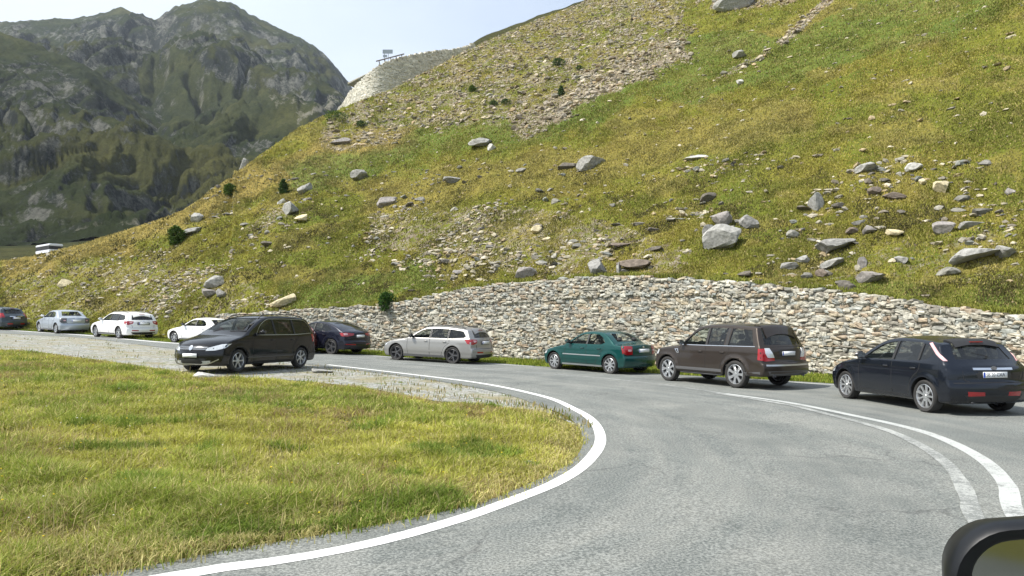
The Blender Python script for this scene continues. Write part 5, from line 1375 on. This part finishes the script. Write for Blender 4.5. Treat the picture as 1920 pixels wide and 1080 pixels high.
class Hatch(Car):
    def details(s):
        S = s.S; b = s.body_m
        s.mirror(b); s.doors(1.45, 2.54, 3.30, .30, .96); s.handles([2.36, 3.22], .86, b)
        for sg in (-1, 1):
            if s.kw.get('pillar_lights', True):
                s.patch('tail_light', [(.41, 1.375), (.47, 1.36), (.33, 1.15), (.20, 1.03), (.13, 1.03), (.26, 1.16)], 'rc', sg, CM['pinkred'], off=.012)
                s.patch('indicator', [(.06, 1.0), (.28, 1.06), (.20, .72), (-.06, .69)], 'rc', sg, b, off=.006)
            else: s.patch('tail_light', [(.30, 1.10), (.10, 1.10), (-.05, .84), (.20, .80)], 'rc', sg, CM['red'], off=.01)
            s.patch('reflector', [(-.20, .47), (-.46, .46), (-.46, .39), (-.20, .38)], 'rc', sg, CM['red'], off=.006)
            s.patch('headlight', [(.35, .74), (-.15, .68), (-.12, .56), (.3, .62)], 'fc', sg, CM['clear'], off=.006)
        s.patch('bumper_insert', [(-.62, .40), (.62, .40), (.50, .27), (-.50, .27)], 'rear', 1, CM['black'], off=.004)
        s.seam([(-.78, .625), (0, .64), (.78, .625)], 1, 'rear')
        s.seam([(-.60, .93), (-.60, .70), (-.5, .655)], 1, 'rear'); s.seam([(.60, .93), (.60, .70), (.5, .655)], 1, 'rear')
        s.patch('plate_recess', [(-.40, .865), (.40, .865), (.33, .71), (-.33, .71)], 'rear', 1, CM['black'], off=.002)
        s.patch('chrome_strip', [(-.42, .915), (.42, .915), (.42, .875), (-.42, .875)], 'rear', 1, CM['chrome'], off=.012)
        s.patch('badge', [(.06 * math.cos(t), .905 + .032 * math.sin(t)) for t in np.linspace(0, 6.28, 13)[:-1]], 'rear', 1, CM['grey'], off=.02)
        s.plate('rear', .785, s.kw.get('text', ''))
        sp = s.patch('spoiler', [(3.58, -.50), (3.58, .50), (3.85, .47), (3.85, -.47)], 'top', 1, CM['black'] if s.kw.get('blacksp') else b, off=.03, skirt=.03)
        boxes('brake_light', [(s.off - 3.845, 0, 1.40, .02, .28, .02)], CM['red'], sp)
        p, n = s.ray((s.off - S['L'] - 3, -.02, 1.10), (1, 0, 0))
        V = []; 
        w = boxes('wiper', [(0, .17, .012, .012, .34, .014), (0, 0, 0, .03, .05, .03)], CM['black'], s.root); w.location = p + n * .02; w.rotation_euler = (math.radians(12), 0, 0)
        V, F = s.lathe([(.022, 0), (.025, .06), (.020, .06), (.018, 0)], 14); e = mk('exhaust', V, F, CM['dkrim'], s.root, True); e.location = (s.off - S['L'] + .14, .45, .255); e.rotation_euler = (0, 0, math.radians(90))
class Estate(Car):
    def details(s):
        S = s.S; b = s.body_m
        s.mirror(CM['black'] if s.kw.get('bm') else b); s.doors(1.5, 2.54, 3.36, .30, .93); s.handles([2.36, 3.24], .84, b); s.rails(1.9, 4.0, .50, s.kw.get('railm', CM['black']))
        for sg in (-1, 1):
            s.patch('tail_light', [(.34, .95), (.10, .97), (-.16, .95), (-.14, .83), (.05, .76), (.26, .80)], 'rc', sg, CM['red'], off=.008)
            s.patch('lamp_inset', [(.02, .93), (-.12, .92), (-.10, .86), (.0, .85)], 'rc', sg, CM['pinkred'], off=.014)
            s.patch('reflector', [(-.14, .50), (-.42, .49), (-.42, .44), (-.14, .44)], 'rc', sg, CM['red'], off=.006)
            s.patch('headlight', [(.35, .72), (-.15, .68), (-.12, .56), (.3, .62)], 'fc', sg, CM['clear'], off=.006)
            s.patch('sill_trim', [(1.30, .31), (3.25, .31), (3.25, .24), (1.30, .24)], 'side', sg, CM['grey'], off=.004)
        s.patch('bumper_insert', [(-.66, .38), (.66, .38), (.55, .26), (-.55, .26)], 'rear', 1, CM['black'], off=.004)
        s.seam([(-.74, .60), (0, .61), (.74, .60)], 1, 'rear'); s.seam([(-.60, .76), (-.58, .62)], 1, 'rear'); s.seam([(.60, .76), (.58, .62)], 1, 'rear')
        s.patch('plate_recess', [(-.38, .92), (.38, .92), (.33, .76), (-.33, .76)], 'rear', 1, CM['grey'], off=.002)
        s.plate('rear', .84); s.patch('badge', [(.045 * math.cos(t), .965 + .03 * math.sin(t)) for t in np.linspace(0, 6.28, 11)[:-1]], 'rear', 1, CM['chrome'], off=.012)
        sp = s.patch('spoiler', [(4.08, -.50), (4.08, .50), (4.36, .46), (4.36, -.46)], 'top', 1, b, off=.02, skirt=.03)
        boxes('brake_light', [(s.off - 4.34, 0, 1.325, .02, .28, .02)], CM['red'], sp)
class OffRoader(Car):
    def details(s):
        S = s.S; b = s.body_m
        s.mirror(b); s.doors(1.45, 2.50, 3.32, .44, 1.12); s.handles([2.30, 3.16], .98, b)
        for sg in (-1, 1):
            s.patch('tail_light', [(.22, 1.12), (-.06, 1.12), (-.16, .98), (-.22, .80), (.02, .78), (.24, .82)], 'rc', sg, CM['red'], off=.010)
            s.patch('lamp_inset', [(.06, 1.13), (-.07, 1.13), (-.16, .99), (-.20, .88), (-.02, .88), (.04, 1.0)], 'rc', sg, CM['clear'], off=.018)
            s.patch('headlight', [(.35, .98), (-.15, .94), (-.12, .80), (.3, .84)], 'fc', sg, CM['clear'], off=.006)
            s.patch('side_vent', [(1.22, 1.02), (1.36, 1.03), (1.40, .90), (1.32, .90)], 'side', sg, CM['chrome'], off=.004)
            s.patch('vent_slot', [(1.26, 1.01), (1.33, 1.015), (1.37, .915), (1.33, .915)], 'side', sg, CM['black'], off=.008)
            s.patch('side_moulding', [(1.30, .50), (3.15, .50), (3.15, .42), (1.30, .42)], 'side', sg, CM['grey'], off=.012)
            s.seam([(1.48, 1.155), (2.5, 1.158), (4.3, 1.175)], sg, 'side', .008, 'waist_trim', CM['chrome'], .003)
        for sg in (-1, 1): s.patch('lower_cladding', [(3.92, .46), (4.5, .50), (4.5, .38), (3.95, .36)], 'side', sg, CM['grey'], off=.003)
        s.patch('bumper_insert', [(-.80, .52), (.80, .52), (.72, .40), (-.72, .40)], 'rear', 1, CM['grey'], off=.004)
        s.patch('chrome_strip', [(-.84, .70), (.84, .70), (.84, .655), (-.84, .655)], 'rear', 1, CM['rim'], off=.006)
        s.seam([(-.86, .76), (0, .765), (.86, .76)], 1, 'rear'); s.seam([(-.74, 1.16), (0, 1.175), (.74, 1.16)], 1, 'rear')
        s.patch('plate_recess', [(-.36, 1.09), (.36, 1.09), (.33, .89), (-.33, .89)], 'rear', 1, CM['black'], off=.002)
        s.plate('rear', .99)
        s.patch('badge', [(-.5 + .05 * math.cos(t), 1.13 + .022 * math.sin(t)) for t in np.linspace(0, 6.28, 11)[:-1]], 'rear', 1, CM['chrome'], off=.01)
        sp = s.patch('spoiler', [(4.02, -.60), (4.02, .60), (4.42, .57), (4.42, -.57)], 'top', 1, b, off=.02, skirt=.035)
        s.box('step_bar', (0, S['Wh'] - .12, .33, 1.7, .16, .05), CM['grey'], .02); s.box('step_bar', (0, -S['Wh'] + .12, .33, 1.7, .16, .05), CM['grey'], .02)
        for sg in (-1, 1):
            V, F = s.lathe([(.035, 0), (.04, .07), (.034, .07), (.03, 0)], 16); e = mk('exhaust', V, F, CM['dkrim'], s.root, True); e.location = (s.off - S['L'] + .16, sg * .58, .39); e.rotation_euler = (0, 0, math.radians(90))
class Saloon(Car):
    def details(s):
        S = s.S; b = s.body_m
        s.mirror(b if not s.kw.get('bm') else CM['black']); s.doors(1.42, 2.40, 3.08, .30, .93); s.handles([2.22, 2.98], .82, b)
        for sg in (-1, 1):
            s.patch('tail_light', [(.20, .92), (-.04, .93), (-.16, .92), (-.17, .66), (.0, .64), (.16, .68)], 'rc', sg, CM[s.kw.get('lamp', 'red')], off=.010)
            s.patch('lamp_inset', [(-.02, .82), (-.13, .82), (-.13, .76), (-.02, .76)], 'rc', sg, CM['pinkred'], off=.016)
            s.patch('headlight', [(.35, .68), (-.15, .65), (-.12, .53), (.3, .56)], 'fc', sg, CM['clear'], off=.006)
            s.patch('side_moulding', [(1.30, .60), (3.05, .60), (3.05, .565), (1.30, .565)], 'side', sg, s.kw.get('mould', CM['rim']), off=.010)
            s.patch('sill_trim', [(1.25, .27), (3.10, .27), (3.10, .22), (1.25, .22)], 'side', sg, CM['rim'] if s.kind == 'sedan' and s.kw.get('sill') else CM['grey'], off=.006)
        s.patch('bumper_insert', [(-.60, .40), (.60, .40), (.52, .27), (-.52, .27)], 'rear', 1, b, off=.002)
        s.seam([(-.70, .62), (0, .63), (.70, .62)], 1, 'rear'); s.seam([(-.54, .95), (-.52, .70), (-.45, .63)], 1, 'rear'); s.seam([(.54, .95), (.52, .70), (.45, .63)], 1, 'rear')
        s.plate('rear', .78)
        s.patch('badge', [(.045 * math.cos(t), .90 + .03 * math.sin(t)) for t in np.linspace(0, 6.28, 11)[:-1]], 'rear', 1, CM['chrome'], off=.01)
class Liftback(Car):
    def details(s):
        S = s.S; b = s.body_m
        s.mirror(b); s.doors(1.48, 2.50, 3.34, .32, 1.0); s.handles([2.32, 3.2], .90, b)
        for sg in (-1, 1):
            s.patch('tail_light', [(.34, 1.0), (.05, 1.01), (-.30, .98), (-.30, .90), (.0, .84), (.26, .86)], 'rc', sg, CM['red'], off=.010)
            s.patch('lamp_inset', [(.18, .98), (.0, .985), (-.02, .91), (.14, .90)], 'rc', sg, CM['pinkred'], off=.016)
            s.patch('reflector', [(.10, .52), (-.40, .50), (-.40, .46), (.10, .48)], 'rc', sg, CM['red'], off=.006)
            s.patch('headlight', [(.35, .78), (-.15, .72), (-.12, .60), (.3, .66)], 'fc', sg, CM['clear'], off=.006)
        s.patch('bumper_insert', [(-.66, .42), (.66, .42), (.55, .28), (-.55, .28)], 'rear', 1, CM['black'], off=.004)
        s.seam([(-.74, .63), (0, .64), (.74, .63)], 1, 'rear')
        s.plate('rear', .86, band=False)
class Carrier(Car):
    def details(s):
        S = s.S; b = s.body_m
        s.mirror(b); s.doors(1.55, 2.62, 3.58, .30, 1.06); s.handles([2.42, 3.4], .93, b); s.rails(2.1, 4.35, .58, CM['black'], .055)
        for sg in (-1, 1):
            s.patch('headlight', [(.44, .84), (.16, .82), (-.22, .72), (-.27, .64), (-.02, .65), (.24, .71)], 'fc', sg, CM['clear'], off=.006)
            s.patch('fog_light', [(-.14, .36), (-.36, .35), (-.36, .27), (-.14, .28)], 'fc', sg, CM['clear'], off=.005)
            s.patch('tail_light', [(.26, 1.10), (.02, 1.10), (-.12, .84), (.10, .82), (.24, .86)], 'rc', sg, CM['red'], off=.008)
            s.seam([(1.70, 1.085), (2.6, 1.087), (3.6, 1.095), (4.46, 1.135)], sg, 'side', .006, 'window_trim', CM['rim'], .002)
            s.seam([(4.47, 1.16), (4.44, 1.34), (4.22, 1.545), (3.6, 1.585), (2.6, 1.585), (2.33, 1.55), (1.98, 1.37), (1.71, 1.10)], sg, 'side', .005, 'window_trim', CM['rim'], .002)
            s.seam([(1.3, .42), (3.4, .43)], sg, 'side', .008, 'side_moulding', CM['grey'], .006)
        s.patch('grille', [(-.52, .76), (.52, .76), (.44, .655), (-.44, .655)], 'front', 1, CM['black'], off=.004)
        for z in (.735, .685): s.seam([(-.50, z), (0, z + .003), (.50, z)], 1, 'front', .006, 'grille_bar', CM['chrome'], .009)
        s.patch('badge', [(.068 * math.cos(t), .715 + .068 * math.sin(t)) for t in np.linspace(0, 6.28, 17)[:-1]], 'front', 1, CM['chrome'], off=.022)
        s.patch('lower_intake', [(-.50, .42), (.50, .42), (.42, .29), (-.42, .29)], 'front', 1, CM['black'], off=.004)
        s.seam([(-.80, .40), (-.5, .27), (0, .262), (.5, .27), (.80, .40)], 1, 'front', .012, 'bumper_trim', CM['rim'], .01)
        s.plate('front', .505, band=False)
        s.seam([(-.60, .80), (0, .825), (.60, .80)], 1, 'front')
        w = s.patch('rear_bumper_trim', [(-.6, .4), (.6, .4), (.5, .3), (-.5, .3)], 'rear', 1, CM['black'], off=.004)
        for y in (-.35, .30):
            p, n = s.ray((s.off - 1.25, y, 4), (0, 0, -1)); q, n2 = s.ray((s.off - 1.38, y + .5, 4), (0, 0, -1)); d = q - p
            o = boxes('wiper', [(0, d.length / 2, 0, .018, d.length, .014)], CM['black'], s.root); o.location = p + Vector((0, 0, .02)); o.rotation_euler = d.to_track_quat('Y', 'Z').to_euler()

def pose(rear_px, front_px, side, Wh, WB, mode='left'):
    """place from the near-side wheel contacts; the near side is the car's left (+y) or right"""
    r = ground(*rear_px); f = ground(*front_px); d = (f - r); mid = (f + r) / 2; yaw = math.atan2(d.y, d.x)
    lat = Vector((-math.sin(yaw), math.cos(yaw), 0)) * side
    c = mid - lat * (Wh - .06); c.z = float(G(c.x)); print('wheelbase px', round(d.length, 2), 'want', WB, 'yaw', round(math.degrees(yaw)), 'c', [round(q, 2) for q in c]); return c, yaw
def settle(car):
    """lean the car with the slope of the road along its axis"""
    c = car.root; yaw = c.rotation_euler.z; h = car.S['WB'] / 2
    zf = float(G(c.location.x + math.cos(yaw) * h)); zr = float(G(c.location.x - math.cos(yaw) * h))
    c.rotation_euler = (0, -math.atan2(zf - zr, 2 * h), yaw); c.location.z = (zf + zr) / 2
GR = 'cars parked along the foot of the stone wall'
PT = dict(dkgrey=paint('charcoal_paint', (0.006, 0.009, 0.016), .3), brown=paint('brown_paint', (0.042, 0.033, 0.027), .5, .38), green=paint('green_paint', (0.002, 0.055, 0.050), .3), silver=paint('silver_paint', (0.33, 0.325, 0.31), .6, .36),
          navy=paint('navy_paint', (0.007, 0.009, 0.02), .3), black=paint('black_paint', (0.004, 0.0045, 0.007), .2, .2), red=paint('maroon_paint', (0.13, 0.035, 0.028), .2), white=paint('white_paint', (0.78, 0.78, 0.77), 0, .35), ltsilver=paint('light_silver_paint', (0.40, 0.44, 0.48), .5, .36), slate=paint('slate_paint', (0.05, 0.065, 0.075), .3))
CARS = []
def add(cls, kind, name, label, cat, pos, yaw, m, **kw):
    sc = kw.pop('sc', 1.0); c = cls(kind, name, label, cat, pos, yaw, PT[m], GR if kw.pop('grp', True) else None, **kw).build(); settle(c); c.root.scale = (sc,) * 3; CARS.append(c); return c
y = math.radians(99); r = ground(1737, 773); c = r + Vector((math.cos(y), math.sin(y), 0)) * 1.32 * 1.04 - Vector((-math.sin(y), math.cos(y), 0)) * .855 * 1.04
add(Hatch, 'hatch', 'parked_car', 'dark charcoal five door hatchback with slanted pillar lights and silver wheels, nearest the right edge', 'car', c, y, 'dkgrey', spokes=9, spokew=.13, rimf=.74, blacksp=True, sc=1.04, text='SB 20 CXA')
c, y = pose((1380, 727.5), (1253, 714), 1, .97, 2.745)
add(OffRoader, 'suv', 'parked_car', 'tall boxy brown off-roader between the green saloon and the charcoal hatchback', 'car', c, y, 'brown', spokes=7, spokew=.19, rimf=.72, flare=.03)
c, y = pose((1148, 701), (1039, 691.5), 1, .85, 2.61)
add(Saloon, 'sedan', 'parked_car', 'dark green four door saloon with red tail lights, parked ahead of the brown off-roader', 'car', c, y, 'green', spokes=8, spokew=.17, rimf=.72, sill=True, sc=1.06)
c, y = pose((847, 681.5), (746, 675), 1, .90, 2.68)
add(Estate, 'estate', 'parked_car', 'silver estate car with dark wheels and black roof rails in the middle of the row', 'car', c, y, 'silver', spokes=5, spokew=.2, rimf=.74, rim='dkrim', bm=True, sc=1.04)
yw = math.atan2(.5, -.86); r = ground(621, 664); c = r + Vector((math.cos(yw), math.sin(yw), 0)) * 1.375 - Vector((-math.sin(yw), math.cos(yw), 0)) * .865
add(Liftback, 'liftback', 'parked_car', 'dark navy fastback car with sloping rear, partly hidden behind the maroon car', 'car', c, yw, 'navy', spokes=5, spokew=.2, rimf=.76, rim='dkrim')
yw = math.atan2(.40, -.92); c = Vector((-11.15, 34.5, 0))
add(Hatch, 'hatch', 'parked_car', 'maroon car of which only the tail shows behind the dark people carrier', 'car', c, yw, 'red', pillar_lights=True, spokes=7, text='')
yw = math.atan2(.42, -.91); f = ground(326, 642); c = f - Vector((math.cos(yw), math.sin(yw), 0)) * 1.305 - Vector((-math.sin(yw), math.cos(yw), 0)) * .79
add(Saloon, 'sedan', 'parked_car', 'white car with its rear hidden behind the dark people carrier', 'car', c, yw, 'white', spokes=7, spokew=.15, bm=True, mould=PT['white'])
c, y = pose((232, 635.3), (176, 631), 1, .90, 2.68)
add(Estate, 'estate', 'parked_car', 'white estate car with red tail lights, second fully visible car from the left', 'car', c, y, 'white', spokes=6, spokew=.15, railm=PT['silver'], sc=1.1)
c, y = pose((117, 626), (69, 621.8), 1, .85, 2.61)
add(Saloon, 'sedan', 'parked_car', 'pale silver blue saloon with dark tail lights parked ahead of the white estate', 'car', c, y, 'ltsilver', spokes=7, spokew=.2, mould=PT['ltsilver'], sc=1.13, lamp='grey')
yw = math.atan2(.34, -.94); c = Vector((-37.6, 54.2, 0))
add(Hatch, 'hatch', 'parked_car', 'slate grey car cut off by the left edge of the picture', 'car', c, yw, 'slate', pillar_lights=False, sc=1.1)
# the people carrier on the inner side of the bend, facing the viewer
h = Vector((-.36, -.93, 0)).normalized(); fl = Vector((-8.05, 22.0, 0)); yw = math.atan2(h.y, h.x); left = Vector((-math.sin(yw), math.cos(yw), 0))
c = fl - h * 1.46 - left * .89
add(Carrier, 'mpv', 'parked_car', 'black people carrier with roof rails facing the viewer on the gravel inside the bend', 'people carrier', c, yw, 'black', grp=False, spokes=6, spokew=.15, rimf=.70)

# ------------------------------------------------------------------ coach on the upper road, far left
M['coach_white'] = simple('coach_white', (0.72, 0.73, 0.76), 0.35, coat=.5, noise=.1)
u, v = UV(92, 476); d = 150
cz = HC + UV(86, 459)[1] * d - 3.25
bus = empty('coach', (u * d, d, cz), math.atan2(.75, -.9)); tag(bus, 'white coach with a dark window band beyond the left shoulder of the hill', 'coach')
boxes('body', [(0, 0, 1.25, 7.6, 2.5, 1.7)], M['coach_white'], bus, .12); boxes('roof', [(0, 0, 2.98, 7.6, 2.5, .50)], M['coach_white'], bus, .12)
boxes('window_band', [(0, 0, 2.45, 7.45, 2.42, .72)], CM['tint'] if False else CM['black'], bus, .06)
for x in (-2.4, 2.4):
    for sg in (-1, 1):
        V = []; F = []; n = 20
        for k in range(n):
            t = 6.2832 * k / n
            for yy in (-.14, .14): V.append((math.cos(t) * .48, yy, math.sin(t) * .48))
        F = [(2 * k, 2 * k + 1, (2 * k + 3) % (2 * n), (2 * k + 2) % (2 * n)) for k in range(n)] + [tuple(range(0, 2 * n, 2)), tuple(range(1, 2 * n, 2))]
        w = mk('wheel', V, F, CM['rubber'], bus); w.location = (x, sg * 1.12, .48)
# patch of mountain road under the coach
V = []; hd = Vector((math.cos(bus.rotation_euler.z), math.sin(bus.rotation_euler.z), 0)); nn = Vector((-hd.y, hd.x, 0))
for k in range(-12, 13):
    for q in (-3.2, 3.2): p = Vector(bus.location) + hd * k * 2.0 + nn * q; V.append((p.x, p.y, cz - .01))
for k in range(-12, 13):
    for q in (-6.0, 6.0): p = Vector(bus.location) + hd * k * 2.0 + nn * q; V.append((p.x, p.y, cz - 4))
F = []
for k in range(24):
    a = 2 * k; b_ = 50 + 2 * k; F += [(a, a + 1, a + 3, a + 2), (a, a + 2, b_ + 2, b_), (a + 1, b_ + 1, b_ + 3, a + 3)]
tag(mk('upper_road', V, F, M['gravel']), kind='structure')

# ------------------------------------------------------------------ wing mirror of the viewer's own vehicle
wm = empty('wing_mirror', (0, 0, 0)); tag(wm, 'black wing mirror with rounded housing, cut off by the lower right corner', 'wing mirror')
dm = .85
def camp(px, py, d):
    u, v = UV(px, py); return Vector((u * d, d, HC + v * d))
tl = camp(1798, 972, dm); Wm, Hm, Dm = .245, .185, .11
cx = camp(1798, 972, dm) + Vector((Wm / 2, 0.0, -Hm / 2))
wm.location = cx
def rr_ring(w, h, r, y, n=8, skew=.020):
    P = []
    for (sx, sz, a0) in ((1, 1, 0), (-1, 1, 90), (-1, -1, 180), (1, -1, 270)):
        for k in range(n + 1):
            t = math.radians(a0 + 90 * k / n); x = sx * (w / 2 - r) + r * math.cos(t); z = sz * (h / 2 - r) + r * math.sin(t)
            P.append((x, y, z + skew * (x / w) * 2 * (1 if z > 0 else .2)))
    return P
rings = [rr_ring(Wm * .55, Hm * .5, .03, Dm), rr_ring(Wm * .85, Hm * .82, .045, Dm * .8), rr_ring(Wm * .97, Hm * .96, .05, Dm * .4), rr_ring(Wm, Hm, .066, .01), rr_ring(Wm - .008, Hm - .008, .062, -.004), rr_ring(Wm - .018, Hm - .016, .057, -.008), rr_ring(Wm - .05, Hm - .038, .044, .004), rr_ring(Wm - .064, Hm - .05, .038, .022)]
V = [p for r_ in rings for p in r_]; n = len(rings[0]); F = [(a * n + k, a * n + (k + 1) % n, (a + 1) * n + (k + 1) % n, (a + 1) * n + k) for a in range(len(rings) - 1) for k in range(n)] + [tuple(range(n - 1, -1, -1))]
M['mirror_shell'] = simple('mirror_shell', (0.006, 0.007, 0.009), .45, 0, .1, .3)
ho = mk('housing', V, F, M['mirror_shell'], wm, True, 50)
bm = bmesh.new(); bm.from_mesh(ho.data); bmesh.ops.recalc_face_normals(bm, faces=bm.faces); bm.to_mesh(ho.data); bm.free()
gl = rr_ring(Wm - .060, Hm - .046, .040, .016, skew=.020)
mg, n_, b_, o_ = newmat('mirror_silver'); b_.inputs['Metallic'].default_value = 1; b_.inputs['Base Color'].default_value = (.25, .26, .25, 1); b_.inputs['Roughness'].default_value = .06
mk('mirror_glass', gl, [tuple(range(len(gl)))], mg, wm)
dirv = (cx - Vector((0, 0, HC))).normalized(); want = Vector((-.50, -.85, -.10)).normalized(); nrm = (want - dirv).normalized()
q = Vector((0, -1, 0)).rotation_difference(nrm); e = q.to_euler(); wm.rotation_euler = (e.x * .6, 0, e.z * .6)
boxes('mirror_arm', [(.10, .05, -Hm / 2 - .03, .07, .05, .09), (.14, .06, -Hm / 2 - .10, .16, .06, .08)], M['mirror_shell'], wm, .015)
# ------------------------------------------------------------------ thin mountain air
hz_m = bpy.data.materials.new('air'); hz_m.use_nodes = True; n = hz_m.node_tree; n.nodes.clear()
o_ = n.nodes.new('ShaderNodeOutputMaterial'); v_ = n.nodes.new('ShaderNodeVolumePrincipled'); v_.inputs['Density'].default_value = HAZE; v_.inputs['Color'].default_value = (.80, .88, 1, 1); v_.inputs['Anisotropy'].default_value = 0.2
n.links.new(v_.outputs[0], o_.inputs['Volume'])
V, F = bxv(0, 0, 340, 8200, 8200, 740); hz_o = mk('haze', V, F, hz_m); tag(hz_o, 'thin blue mountain air that pales the far peaks', 'haze', kind='stuff')
